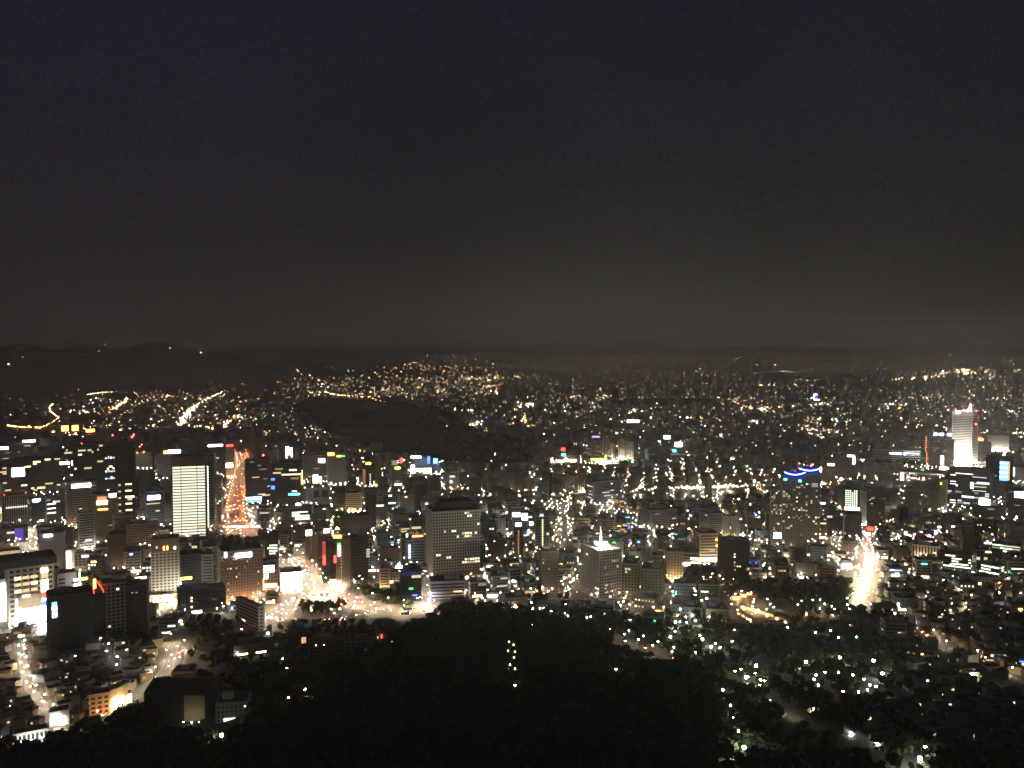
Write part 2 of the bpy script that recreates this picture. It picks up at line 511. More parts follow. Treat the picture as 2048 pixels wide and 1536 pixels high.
def beacons(b, pts, s=1.1):
    for (px, py) in pts:
        u, z = loc(b, px, py)
        q = part('warning_light', MB().box(u - s / 2, u + s / 2, -s / 2, s / 2, z - s / 2, z + s / 2), 'beacon_red', b.root)
        if z > b.h + 1:
            part('mast', MB().box(u - .15, u + .15, -.15, .15, b.h, z - s / 2), 'metal_pole', q)
def floodlights(b, n, mk='flood_lamp', gap=9.0, s=1.2, z=1.0, x0=-.45, x1=.45):
    for i in range(n):
        u = (x0 + (x1 - x0) * (i + .5) / n) * b.w
        part('floodlight', MB().box(u - s / 2, u + s / 2, -b.d / 2 - gap - .6, -b.d / 2 - gap, z, z + .8), mk, b.root)

# ------------------------------------------------------------------ ground sheet
def build_ground():
    rows = np.concatenate([np.arange(-400, 400, 25.0), np.arange(400, 1600, 12.0), np.geomspace(1600, 22000, 120)])
    t = np.linspace(-1, 1, 181)
    hw = 0.9 * np.maximum(rows, 0) + 700
    X = hw[:, None] * t[None]; Y = np.repeat(rows[:, None], len(t), 1)
    Z = gz(X, Y)
    V = np.stack([X, Y, Z], -1).reshape(-1, 3)
    n, m = X.shape
    i = np.arange(n - 1)[:, None] * m + np.arange(m - 1)[None]
    F = np.stack([i, i + 1, i + m + 1, i + m], -1).reshape(-1, 4)
    me = np_mesh('ground', V, F, ['earth'])
    me.polygons.foreach_set('use_smooth', np.ones(len(F), bool))
    tag(link('ground', me), kind='structure')
build_ground()

# ------------------------------------------------------------------ roads
ROADS = []
def smooth_line(pts, step):
    pts = np.array(pts, float)
    d = np.r_[0, np.cumsum(np.linalg.norm(np.diff(pts, axis=0), axis=1))]
    n = max(3, int(d[-1] / step) + 1)
    s = np.linspace(0, d[-1], n)
    q = np.stack([np.interp(s, d, pts[:, k]) for k in range(2)], 1)
    for _ in range(6):
        q[1:-1] = (q[:-2] + 2 * q[1:-1] + q[2:]) / 4
    return q
def ribbon(mb, q, off0, off1, dz, m=0, dash=None):
    t = np.gradient(q, axis=0); t /= np.linalg.norm(t, axis=1)[:, None] + 1e-9
    nrm = np.stack([-t[:, 1], t[:, 0]], 1)
    a = q + nrm * off0; c = q + nrm * off1
    za = gz(a[:, 0], a[:, 1]) + dz; zc = gz(c[:, 0], c[:, 1]) + dz
    for i in range(len(q) - 1):
        if dash and i % dash:
            continue
        mb.face([(a[i, 0], a[i, 1], za[i]), (a[i + 1, 0], a[i + 1, 1], za[i + 1]), (c[i + 1, 0], c[i + 1, 1], zc[i + 1]), (c[i, 0], c[i, 1], zc[i])][::1 if off1 < off0 else -1], m)
def road(name, px, width, step=9.0, walk=4.0, dz=.25):
    w3 = unproject([p[0] for p in px], [p[1] for p in px])[0]
    q = smooth_line(w3[:, :2], step)
    dz = dz + .03 * len(ROADS)
    mb = MB()
    ribbon(mb, q, -width / 2, width / 2, dz, 0)
    if width > 9:
        ribbon(mb, q, -.15, .15, dz + .05, 1)
        for lane in np.arange(-width / 2 + 3.3, width / 2 - 2, 3.3):
            if abs(lane) > 1.2:
                ribbon(mb, q, lane - .1, lane + .1, dz + .05, 1, 2)
    o = link(name, mb.mesh(name, ['asphalt', 'lane_paint']))
    tag(o, kind='structure')
    if walk:
        for s, nm in ((-1, 'pavement'), (1, 'pavement')):
            k = MB()
            e0, e1 = s * width / 2, s * (width / 2 + walk)
            ribbon(k, q, e0, e1, dz + .14, 0)
            ribbon(k, q, e0 - .001, e0 + .001, dz + .10, 0)
            tag(link(nm, k.mesh(nm, ['pavement_slabs'])), kind='structure')
    ROADS.append(dict(name=name, q=q, w=width + 2 * walk, rw=width, dz=dz))
    return ROADS[-1]
avenue_n = road('road', [(508, 1075), (476, 1062), (470, 1020), (478, 980), (484, 945), (486, 925), (480, 905)], 30, walk=3)
square_w = road('road', [(500, 1262), (545, 1240), (572, 1215), (606, 1193), (648, 1186), (696, 1196), (738, 1214), (800, 1228), (850, 1222), (880, 1205)], 24, walk=3)
ramp_road = road('road', [(655, 1212), (640, 1180), (622, 1150), (600, 1128), (574, 1112)], 20, walk=2)
square_s = road('road', [(550, 1242), (600, 1239), (660, 1242), (716, 1236), (744, 1222)], 12, walk=2)
side_st = road('road', [(846, 1228), (846, 1200), (842, 1175)], 14)
street_w = road('road', [(38, 1150), (46, 1110), (56, 1075), (66, 1056), (84, 1044)], 16)
bend = road('road', [(215, 1432), (250, 1400), (300, 1380), (336, 1355), (350, 1325), (352, 1300), (358, 1288)], 16, walk=2)
alley_w = road('road', [(125, 1470), (112, 1440), (80, 1403), (54, 1375), (48, 1340), (42, 1310), (46, 1280)], 6, walk=1.2)
alley_m = road('road', [(205, 1285), (212, 1310), (232, 1335), (245, 1352)], 6, walk=0)
mall = road('road', [(0, 1235), (40, 1238), (100, 1240), (112, 1262)], 26)
avenue_e = road('road', [(1712, 1212), (1724, 1180), (1736, 1150), (1740, 1120), (1732, 1095), (1715, 1072)], 11, walk=1)
hill_rd = road('road', [(1225, 1272), (1262, 1286), (1300, 1302), (1335, 1318), (1390, 1330)], 9, walk=0)
lower_rd = road('road', [(1540, 1418), (1570, 1432), (1610, 1448), (1640, 1462)], 12, walk=0)
diag_st = road('road', [(1808, 1238), (1840, 1262), (1880, 1288), (1930, 1310), (1965, 1325), (2000, 1345), (2045, 1370)], 6, walk=1.2)
east_st = road('road', [(1268, 992), (1320, 990), (1370, 989), (1420, 990), (1470, 985), (1530, 980)], 30)
park_path = road('path', [(1490, 1358), (1505, 1378), (1520, 1392), (1545, 1405)], 5, walk=0)
park_loop = road('path', [(1300, 1245), (1350, 1250), (1400, 1262), (1440, 1280), (1470, 1300)], 5, walk=0)
mid_st = road('road', [(1130, 1080), (1128, 1050), (1126, 1020), (1130, 1000), (1140, 985)], 9, walk=2)
mid_st2 = road('road', [(1540, 1095), (1590, 1098), (1640, 1104), (1700, 1110), (1735, 1112)], 12, walk=2)
court = road('path', [(300, 1218), (330, 1216), (357, 1214)], 22, walk=0)
for r in ((440, 505, 1066), (515, 850, 1235), (570, 660, 1160), (20, 90, 1100), (295, 372, 1385), (215, 300, 1400), (0, 105, 1244), (1700, 1765, 1205), (1268, 1480, 1000), (835, 862, 1215),
          (1465, 1580, 1247), (1462, 1502, 1200), (1800, 1850, 1268), (1850, 1900, 1296), (1900, 1960, 1324), (1960, 2048, 1362), (1680, 1775, 1494), (1225, 1265, 1288), (1265, 1300, 1303), (1300, 1340, 1318), (590, 720, 872), (720, 800, 906), (800, 1066, 923), (30, 135, 1455), (1540, 1640, 1450), (1490, 1560, 1240), (1100, 1350, 1200)):
    KEEP.append(r)

# ------------------------------------------------------------------ landmark buildings (frame extents: left, right, top, base)
H = hero
# -- far left, front
b = H('the lit department store', 'department store with warm lit floors, blank pale lower panel and overhanging dark roof', 'department store', 24, 98, 1136, 1252, 34, 6, 'grid', 'pale', 5.2, 6.5, 0, name='department_store')
part('roof_overhang', MB().box(-b.w / 2 - 9, b.w / 2 + 3, -b.d / 2 - 5, b.d / 2 + 2, b.h + 2.3, b.h + 10), 'dark_wall', b.root)
part('lower_panel', MB().box(-b.w * .34, b.w * .22, -b.d / 2 - 1.4, -b.d / 2 - .5, b.h * .30, b.h * .55), 'tan_wall', b.root)
for k in range(9):
    window(b, 'front', b.w * (.2 + .06 * (k % 3 * 3)), b.h * (.62 + .11 * (k // 3)), b.w * .15, 3.4, RND.choice(['warm_window', 'bright_warm_window', 'greenish_window', 'yellow_window']), 1.0)
for y0, y1, m in ((1140, 1150, 'warm_sign'), (1152, 1160, 'warm_window'), (1164, 1174, 'warm_sign'), (1177, 1188, 'warm_sign'), (1191, 1198, 'red_sign'), (1201, 1206, 'white_sign'), (1207, 1214, 'blue_sign'), (1216, 1246, 'screen_white')):
    sign(b, 84, y0, 97, y1, m, out=1.2)
sign(b, 46, 1189, 61, 1193, 'warm_sign', out=1.8)
sign(b, 35, 1216, 83, 1246, 'screen_white', 'lit_shopfront', out=1.0)
sign(b, 33, 1195, 35, 1222, 'white_sign', out=1.0)
floodlights(b, 6, 'forecourt_lamp', 9, 2.2, 5)
b = H('the dazzling screen front', 'low store front covered by a dazzling white screen at the picture edge', 'store', -20, 24, 1160, 1246, 30, 0, 'blank', 'white', name='shop_building')
sign(b, -20, 1182, 23, 1242, 'screen_white', 'wall_screen', out=.8)
sign(b, 3, 1168, 20, 1178, 'white_sign', out=.9)
sign(b, 18, 1150, 23, 1182, 'white_sign', out=.9)
b = H('the tall blank white slab', 'tall blank light grey slab with a small white sign on its top edge', 'office tower', 87, 128, 1068, 1188, 18, -8, 'blank', 'pale')
sign(b, 90, 1069, 107, 1073, 'white_sign')
floodlights(b, 3, 'warm_lamp', 8, 1.2, 2)
b = H('the glaring white shop', 'small shop whose whole front glares white beside the tall blank slab', 'shop', 123, 150, 1100, 1148, 16, -2, 'blank', 'white', name='shop_building')
sign(b, 124, 1103, 142, 1146, 'screen_white', 'lit_shopfront')
floodlights(b, 2, 'forecourt_lamp', 6, 1.0, 2)
b = H('the white lit gable', 'low block with a lit white gable wall under a dark roof line', 'shop', 2, 36, 1103, 1124, 20, 0, 'blank', 'white', name='shop_building')
floodlights(b, 3, 'warm_lamp', 7, 1.0, 1)
b = H('the tan stair tower', 'narrow tan stair tower with no windows beside the ribbon windowed annex', 'tower', 104, 118, 1139, 1236, 14, 8, 'blank', 'tan', name='stair_tower')
b = H('the ribbon windowed annex', 'pale annex with five short dark window ribbons and a blank right half', 'office building', 118, 150, 1148, 1236, 20, 6, 'blank', 'pale', name='office_building')
for k in range(5):
    u, z = loc(b, 124, 1158 + k * 7.4)
    part('window_ribbon', MB().box(-b.w / 2 + .5, -b.w * .12, -b.d / 2 - .42, -b.d / 2 - .2, z - 1.1, z + 1.1), 'dark_glass', b.root)
b = H('the white billboard block', 'small block carrying a blazing white billboard below a thin light mast', 'building', 149, 164, 1166, 1236, 14, 0, 'blank', 'grey', name='shop_building')
sign(b, 149, 1167, 163, 1190, 'screen_white', 'billboard')
sign(b, 160, 1145, 162, 1167, 'white_sign', 'light_mast')
sign(b, 149, 1157, 157, 1161, 'white_sign'); sign(b, 163, 1156, 177, 1161, 'yellow_sign')
b = H('the unlit dark block', 'broad unlit dark block with a narrow lit sign column on its left edge', 'office building', 104, 176, 1192, 1300, 30, 4, 'glass', 'dark', name='office_building', p=.003, pal='D')
for y0, y1, m in ((1201, 1207, 'cyan_sign'), (1208, 1217, 'pink_sign'), (1219, 1231, 'screen_white')):
    sign(b, 106, y0, 115, y1, m)
b = H('the red neon block', 'dark block trimmed with red neon and a red sign column', 'office building', 176, 210, 1186, 1270, 22, -4, 'glass', 'dark', name='office_building')
for k in range(5):
    sign(b, 178.5, 1187 + k * 6, 182, 1191.5 + k * 6, 'red_sign')
u, z = loc(b, 190, 1172); u2, z2 = loc(b, 207, 1188)
part('neon_arch', MB().tube([(u, -b.d / 2 - 1, b.h), (u - 1, -b.d / 2 - 1, z), (u + 3, -b.d / 2 - 1, z + 5), (u2, -b.d / 2 - 1, (z + z2) / 2), (u2 + 1, -b.d / 2 - 1, b.h)], .45, 6), 'red_sign', b.root)
sign(b, 188.5, 1158, 194, 1177, 'orange_sign')
spots(b, [(171, 1199 + 7 * k) for k in range(6)], 'white_window', 1.0)
b = H('the pale grid block', 'mid-rise block with a coarse pale window grid and mostly dark panes', 'office building', 208, 262, 1168, 1262, 22, 5, 'grid', 'pale', 3.9, 4.3, .012, 'G', 6, name='office_building')
sign(b, 272, 1160, 294, 1172, 'warm_sign')
b = H('the unlit square tower', 'plain unlit dark tower standing right of the pale grid block', 'office tower', 258, 296, 1174, 1270, 24, -6, 'slot', 'dark', p=.006, pal='D', limit=4)
b = H('the arch topped hotel', 'tall pale grid hotel with two glowing arches under its roof', 'hotel', 308, 357, 1082, 1200, 26, -4, 'grid', 'pale', 3.6, 4.2, .03, 'O', 12, name='hotel_tower')
part('top_storey', MB().box(-b.w / 2 - .1, b.w / 2 + .1, -b.d / 2 - .8, b.d / 2 + .1, b.h - 13, b.h + 2.6), 'brown_wall', b.root)
for x in (329.5, 336.5):
    sign(b, x - 1.4, 1092, x + 1.4, 1100, 'orange_sign', 'lit_arch', out=1.3)
sign(b, 314, 1091, 317, 1096, 'warm_window', 'lit_arch', out=1.3); sign(b, 350, 1094, 353, 1099, 'warm_sign', 'lit_arch', out=1.3)
part('podium', MB().box(-b.w / 2 - 3, b.w / 2 + 4, -b.d / 2 - 9, -b.d / 2 - 1, -2, 9), 'cream_wall', b.root)
for k in range(7):
    part('lit_shopfront', MB().box(-b.w / 2 - 1 + k * b.w / 7, -b.w / 2 + 2.6 + k * b.w / 7, -b.d / 2 - 9.5, -b.d / 2 - 9.1, 1.5, 6.5), 'warm_sign' if k % 2 else 'warm_window', b.root)
floodlights(b, 5, 'forecourt_lamp', 22, 1.2, 5)
part('facade_spotlight', MB().box(b.w / 2 + 2, b.w / 2 + 3.2, -b.d / 2 - 7, -b.d / 2 - 6, 20, 21), 'white_lamp', b.root)
b = H('the dotted lamp tower', 'dark tower with one bright column of lamp dots on its corner', 'office tower', 362, 404, 1112, 1182, 26, 3, 'ribbon', 'dark', p=.01, pal='D', limit=4)
spots(b, [(405, 1119 + 5 * k) for k in range(13)], 'bright_white_window', 1.6)
sign(b, 361, 1153, 384, 1158, 'yellow_sign')
b = H('the blue grey ribbon slab', 'slim blue grey slab with horizontal ribbons behind the dotted lamp tower', 'office tower', 406, 428, 1112, 1184, 18, -5, 'ribbon', 'bluegrey', p=.01, pal='C', limit=4)
b = H('the tan guest house block', 'broad tan hotel block sprinkled with small orange windows under a white sign', 'hotel', 440, 522, 1104, 1204, 34, 7, 'slot', 'tan', 3.6, 3.2, .10, 'W', 90, name='hotel_tower', run=1)
sign(b, 471, 1107, 504, 1116, 'bluewhite_sign')
sign(b, 450, 1103, 454.5, 1113, 'bluewhite_sign')
floodlights(b, 4, 'sodium_lamp', 6, 1.2, 1)
b = H('the low dark office', 'low dark office with a lit ground floor corner', 'office building', 360, 446, 1184, 1226, 24, 4, 'ribbon', 'dark', p=.01, pal='W', limit=5, name='office_building')
sign(b, 383, 1221, 403, 1226, 'warm_sign'); spots(b, [(383, 1194), (383, 1200), (383, 1212)], 'bright_warm_window', 1.8)
b = H('the slanting white block', 'low pale block running away at a slant beside the square', 'office building', 474, 526, 1218, 1266, 50, 28, 'ribbon', 'pale', 3.6, 4, .02, 'C', 5, name='office_building')
# -- square
b = H('the bright roofed hall', 'low hall with one blazing white lit front beside the ramp road', 'hall', 560, 604, 1146, 1182, 26, 4, 'blank', 'white', name='lit_hall')
sign(b, 561, 1145, 603, 1161, 'screen_white', 'lit_front'); sign(b, 562, 1164, 586, 1166.5, 'warm_sign')
floodlights(b, 3, 'forecourt_lamp', 8, 1.0, 1)
b = H('the orange shop front', 'shop block with an orange glowing side and white sign board on top', 'shop', 519, 556, 1145, 1186, 20, -3, 'grid', 'redbrown', 4, 5, .05, 'W', 8, name='shop_building')
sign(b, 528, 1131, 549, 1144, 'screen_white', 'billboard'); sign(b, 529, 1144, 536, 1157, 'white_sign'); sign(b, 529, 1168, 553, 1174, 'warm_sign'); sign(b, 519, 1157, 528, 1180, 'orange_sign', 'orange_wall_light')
floodlights(b, 3, 'sodium_lamp', 7, 1.1, 2)
b = H('the twin crowned tower', 'brown tower with a cream lit crown on its left half', 'apartment tower', 612, 628, 1072, 1134, 20, 8, 'slot', 'brown', 3.2, 3.2, .03, 'O', 8, name='apartment_tower')
sign(b, 612, 1060, 624, 1071, 'warm_sign', 'lit_crown'); spots(b, [(622, 1075 + 3.5 * k) for k in range(10)], 'dim_orange_window', 1.2)
b = H('the second crowned tower', 'dark tower with a small cream lit box on its roof', 'apartment tower', 634, 662, 1074, 1150, 20, 8, 'slot', 'redbrown', 3.2, 3.2, .012, 'D', 6, name='apartment_tower')
sign(b, 648, 1058, 659, 1066, 'warm_sign', 'lit_crown')
b = H('the red edged glass tower', 'dark glass tower framed by two glowing red vertical edges', 'office tower', 645, 676, 1088, 1166, 20, 6, 'glass', 'dark', p=.006, pal='C', limit=4)
sign(b, 645, 1082, 652, 1130, 'red_sign', 'red_edge_light', out=.6).data.materials[0] = emit('red_edge', (1, .16, .10), .55, True)
sign(b, 646, 1110, 651, 1127, 'red_sign', 'neon_sign', out=1.4); sign(b, 668, 1111, 673, 1126, 'red_sign', 'neon_sign', out=1.4)
b = H('the green signed tower', 'brown tower with a tall green and white sign near its top', 'office tower', 674, 702, 1080, 1176, 22, -6, 'slot', 'brown', 3.4, 3.2, .006, 'D', 4)
sign(b, 676, 1086, 682, 1101, 'green_sign'); sign(b, 677.5, 1090, 680.5, 1112, 'white_sign', out=1.4)
sign(b, 668, 1070, 684, 1076, 'orange_sign'); spots(b, [(683.5, 1092 + 6 * k) for k in range(12)], 'warm_window', .9)
b = H('the golden shop terrace', 'low shop terrace glowing gold at the foot of the green signed tower', 'shop', 660, 690, 1160, 1176, 12, 0, 'grid', 'cream', 4, 4, .5, 'Y', 14, name='shop_building')
floodlights(b, 3, 'forecourt_lamp', 5, .9, 1)
b = H('the plain dark tower', 'plain dark office tower with three lit strips low on its right side', 'office tower', 702, 736, 1078, 1160, 24, 5, 'ribbon', 'dark', p=.004, pal='D', limit=3)
for k in range(4):
    sign(b, 733, 1099 + 4.6 * k, 740, 1101.4 + 4.6 * k, 'warm_window', 'lit_strip')
b = H('the grey glass wedge', 'grey blue glass wedge tower with slanting streaks of light', 'office tower', 732, 752, 988, 1064, 26, 24, 'glass', 'bluegrey', 3.8, 3, .02, 'C', 10)
b = H('the golden ribbon block', 'cream block with golden lit ribbons and a gold lit base', 'office building', 692, 724, 988, 1026, 24, -3, 'ribbon', 'cream', 3.4, 4, .0, 'Y', 20, name='office_building')
floodlights(b, 3, 'warm_lamp', 7, 1.3, 3)
sign(b, 703, 1018, 712, 1023, 'yellow_sign')
b = H('the white striped office', 'office block whose right half is striped with white lit floors', 'office building', 568, 622, 1018, 1056, 26, 4, 'ribbon', 'brown', 3.6, 3.4, 0, name='office_building')
for k, (x0, x1) in enumerate(((584, 616), (584, 600), (584, 619), (590, 619), (590, 620))):
    sign(b, x0, 1024 + 3.6 * k, x1, 1025.8 + 3.6 * k, 'bright_white_window', 'lit_strip', .3, .2)
sign(b, 592, 1007, 602, 1011, 'bluewhite_sign'); sign(b, 597, 1046, 610, 1048, 'warm_window', 'lit_strip', .3, .2)
b = H('the wide cinema block', 'wide grey block with blank upper walls and two dark glazed bays', 'shopping centre', 610, 658, 976, 1012, 30, 6, 'blank', 'grey', name='shopping_centre')
for x0, x1 in ((628, 638), (643, 656)):
    u0, z1 = loc(b, x0, 981); u1, z0 = loc(b, x1, 995)
    part('glazed_bay', MB().box(u0, u1, -b.d / 2 - .5, -b.d / 2 - .2, z0, z1), 'dark_glass', b.root)
spots(b, [(610, 974), (625, 973), (646, 973)], 'bright_cool_window', 2.5)
b = H('the brown fin hall', 'broad low brown hall with close vertical fins', 'hall', 680, 738, 1034, 1074, 30, 4, 'fin', 'brown', 4, 2.6, .004, 'D', 3, name='office_building')
b = H('the small striped block', 'small white block with dark ribbons beside the unlit trees', 'office building', 759, 779, 1139, 1178, 14, 4, 'ribbon', 'cream', 3.5, 4, .01, 'W', 2, name='office_building')
floodlights(b, 2, 'warm_lamp', 6, 1, 1)
b = H('the blue roofed glass block', 'dark glass block with a blue lit roof edge and small white roof sign', 'office building', 800, 842, 1144, 1204, 26, 6, 'glass', 'dark', 3.8, 3, .006, 'G', 4, name='office_building')
sign(b, 792, 1130, 805, 1135, 'bluewhite_sign'); sign(b, 796, 1126, 800, 1130, 'white_sign')
part('roof_light_edge', MB().box(-b.w / 2, b.w / 2, -b.d / 2 - .9, -b.d / 2 - .5, b.h - 4, b.h + .6), emit('blue_edge', (.12, .14, .45), .18).name, b.root)
sign(b, 818, 1176, 826, 1179, 'green_sign'); sign(b, 825, 1190, 834, 1192, 'blue_sign')
b = H('the sign column block', 'narrow dark block with a violet dotted sign column and white lit strips', 'office building', 810, 850, 1082, 1130, 22, 5, 'ribbon', 'grey', p=.01, pal='G', limit=4, name='office_building')
spots(b, [(819, 1090 + 3.6 * k) for k in range(8)], 'bluewhite_sign', 1.2); sign(b, 813, 1067, 815.5, 1073, 'white_sign')
sign(b, 825, 1071, 846, 1074, 'orange_sign', 'roof_light_row'); spots(b, [(827, 1066), (832, 1068), (835, 1065)], 'orange_window', 1.4)
b = H('the great hotel slab', 'great slab tower with a close square window grid and a dark raised roof', 'office tower', 850, 960, 1026, 1160, 52, 12, 'grid', 'pale', 3.9, 3.55, 0, limit=0)
part('roof_storey', MB().box(-b.w * .36, b.w * .42, -b.d * .25, b.d * .4, b.h + 1, b.h + 11), 'dark_wall', b.root)
part('roof_parapet_wall', MB().box(-b.w * .42, -b.w * .30, -b.d * .1, b.d * .2, b.h + 1, b.h + 13), 'grey_wall', b.root)
LITROWS = {25: (1, 2, 5), 22: (12, 13), 21: (13, 14), 19: (20,), 18: (17, 18, 19, 20), 16: (4, 7, 8), 15: (11, 12, 13, 14, 16, 18, 19, 20), 14: (9, 12, 13, 14), 8: (1, 2), 7: (5, 6), 9: (), 6: (12, 13, 14, 15, 16, 17, 18, 19, 20), 5: (11, 12, 13, 14, 15, 16, 17, 18)}
for k, cs_ in LITROWS.items():
    for i in cs_:
        if i < b.nb and k < b.nf:
            window(b, 'front', (i + .5) * b.bw, (k + .5) * b.fh, b.bw - b.pw, b.fh * .58, RND.choice(['bright_greenish_window', 'bright_yellow_window', 'yellow_window', 'bright_white_window']))
part('podium', MB().box(-b.w / 2 + 2, b.w / 2 + 6, -b.d / 2 - 16, -b.d / 2 - 1, -2, 8), 'cream_wall', b.root)
for k in range(8):
    part('lit_shopfront', MB().box(-b.w / 2 + 8 + k * 8, -b.w / 2 + 11 + k * 8, -b.d / 2 - 16.5, -b.d / 2 - 16.1, 3, 6.5), ['warm_sign', 'cool_window', 'warm_window', 'white_sign'][k % 4], b.root)
b = H('the white ribbon annex', 'long low annex with pale ribbons and a blue lit left end', 'office building', 858, 930, 1166, 1198, 26, 4, 'ribbon', 'pale', 3.7, 4, .01, 'W', 4, name='office_building')
sign(b, 907, 1183, 924, 1185, 'bright_warm_window', 'lit_strip', .3, .2)
part('blue_spotlight', MB().box(-b.w / 2 - 3, -b.w / 2 - 2, -b.d / 2 - 8, -b.d / 2 - 7, 2, 3), emit('blue_flood', (.35, .45, 1), 500, True).name, b.root)
b = H('the green signed pavilion', 'low pavilion with one green white strip sign below the trees', 'pavilion', 974, 995, 1186, 1200, 10, 0, 'blank', 'grey', name='pavilion')
sign(b, 975, 1190, 993, 1194, 'white_sign')
# -- left downtown towers
b = H('the fully lit white slab', 'office slab with every floor lit white in three wide bays', 'office tower', 350, 412, 932, 1076, 34, -4, 'bright', 'dark', 4.6, 4, 0)
nf = b.nf
for k in range(nf):
    for i, (u0, u1) in enumerate(((.01, .262), (.277, .735), (.75, .99))):
        if k < 1 or (k == 3 and i == 2) or k > nf - 2 and False:
            m = 'warm_window'
        else:
            m = 'slab_light'
        if m not in MATS: emit('slab_light', (1, .97, .74), 1.25, True)
        window(b, 'front', b.w * (u0 + u1) / 2, (k + .5) * b.fh, b.w * (u1 - u0), b.fh * .70, m)
part('dark_crown', MB().box(-b.w * .52, b.w * .52, -b.d * .52, b.d * .52, b.h + 1.6, b.h + 15), 'brown_wall', b.root)
b = H('the lit edged wing', 'narrow wing with a greenish white glowing left edge and grey ribbons', 'office tower', 412, 433, 908, 1060, 24, -8, 'ribbon', 'grey', 4.2, 4, .02, 'C', 6)
for k in range(24):
    window(b, 'front', b.w * .22, b.h * .05 + k * b.h * .034, b.w * .36, b.h * .024, 'bright_greenish_window' if k > 2 else 'bright_warm_window', .5)
b = H('the blue white signed tower', 'glass tower with a large blue white sign above a lit strip', 'office tower', 293, 327, 984, 1056, 26, 4, 'ribbon', 'bluegrey', p=.02, pal='G', limit=10)
sign(b, 296, 991, 321, 999, 'bluewhite_sign'); sign(b, 293, 1006, 321, 1008, 'warm_window', 'lit_strip')
b = H('the tan tower with wide sign', 'tan tower with a very wide white sign along its top', 'office tower', 138, 188, 966, 1056, 30, 5, 'ribbon', 'tan', p=.02, pal='N', limit=10)
sign(b, 145, 968, 183, 975, 'white_sign')
floodlights(b, 2, 'sodium_lamp', 8, 1.5, 3)
b = H('the orange topped tower', 'tower with an orange lit screen at its top and a tilted blue white sign', 'office tower', 190, 232, 990, 1086, 28, -5, 'slot', 'tan', 3.6, 3.2, .012, 'O', 10)
sign(b, 195, 1001, 216, 1009, 'warm_sign', 'lit_crown'); sign(b, 196, 993, 215, 1000, 'orange_window', 'lit_crown'); sign(b, 220, 988, 234, 995, 'bluewhite_sign'); sign(b, 197, 1017, 217, 1020, 'orange_sign', 'lit_strip')
b = H('the white finned block', 'block with close white vertical fins and one lit floor across the middle', 'office building', 11, 56, 992, 1050, 26, 4, 'fin', 'pale', 3.6, 3.4, 0, name='office_building')
spots(b, [(14 + 4.4 * k, 1014) for k in range(10)], 'bright_white_window', 1.7); spots(b, [(16 + 5 * k, 1047) for k in range(3)], 'bright_cool_window', 2.4)
beacons(b, [(11, 991), (53, 990)], 1.5)
b = H('the cream edge block', 'cream block cut by the frame edge with a blazing warm panel', 'building', -14, 10, 998, 1044, 24, 0, 'blank', 'cream', name='office_building')
sign(b, -14, 1016, 10, 1026, 'warm_sign', 'billboard'); floodlights(b, 2, 'warm_lamp', 7, 1.3, 2)
b = H('the pointed edge tower', 'blue grey tower with a sail shaped top edge and lit white floors', 'office tower', 64, 114, 1000, 1052, 26, 12, 'glass', 'bluegrey', p=.05, pal='N', limit=16)
sign(b, 66, 997, 81, 1002, 'bluewhite_sign'); part('sail_fin', MB().box(-b.w * .02, b.w * .02, -b.d / 2 - 1.5, -b.d / 2 - .5, 0, b.h + 14), 'pale_wall', b.root)
for k in range(3):
    sign(b, 95, 1009 + 9 * k, 112, 1011.5 + 9 * k, 'bright_white_window', 'lit_strip', .3, .2)
b = H('the pale striped slab', 'pale slab with a white blank left edge and dark ribbons', 'office tower', 158, 187, 1028, 1104, 22, 6, 'ribbon', 'pale', 3.8, 4, .01, 'N', 4)
floodlights(b, 3, 'white_lamp', 8, 1.2, 2)
b = H('the brown ribbon slab', 'broad brown slab with many thin ribbons behind the domed trees', 'office tower', 230, 262, 1036, 1092, 22, 3, 'ribbon', 'tan', 3.4, 4, .006, 'D', 3)
b = H('the low ribbon office', 'wide low office with fine pale ribbons and a row of warm lamps', 'office building', 260, 314, 1050, 1094, 24, -3, 'ribbon', 'tan', 3.2, 4, .006, 'D', 3, name='office_building')
spots(b, [(263 + 3.4 * k, 1089) for k in range(9)], 'orange_sign', 1.0); spots(b, [(309, 1070 + 4 * k) for k in range(5)], 'bright_white_window', 1.6)
b = H('the domed brick tower', 'narrow dark tower with a rounded top between trees', 'tower', 220, 250, 1072, 1146, 22, 0, 'slot', 'redbrown', 3.6, 3.4, .006, 'D', 3, name='office_tower', plant=False)
part('rounded_top', MB().tube([(0, 0, b.h), (0, 0, b.h + 3), (0, 0, b.h + 5.5), (0, 0, b.h + 7)], [b.w * .5, b.w * .44, b.w * .28, b.w * .08], 14), 'dark_wall', b.root)
b = H('the violet lit block', 'low dark block with one violet glowing wall panel', 'building', 4, 48, 1058, 1086, 24, 3, 'glass', 'dark', name='office_building', p=.01, pal='C', limit=3)
sign(b, 30, 1058, 47, 1083, 'violet_glow', 'violet_glow_panel')  # violet light on the wall put into a panel with its own glow
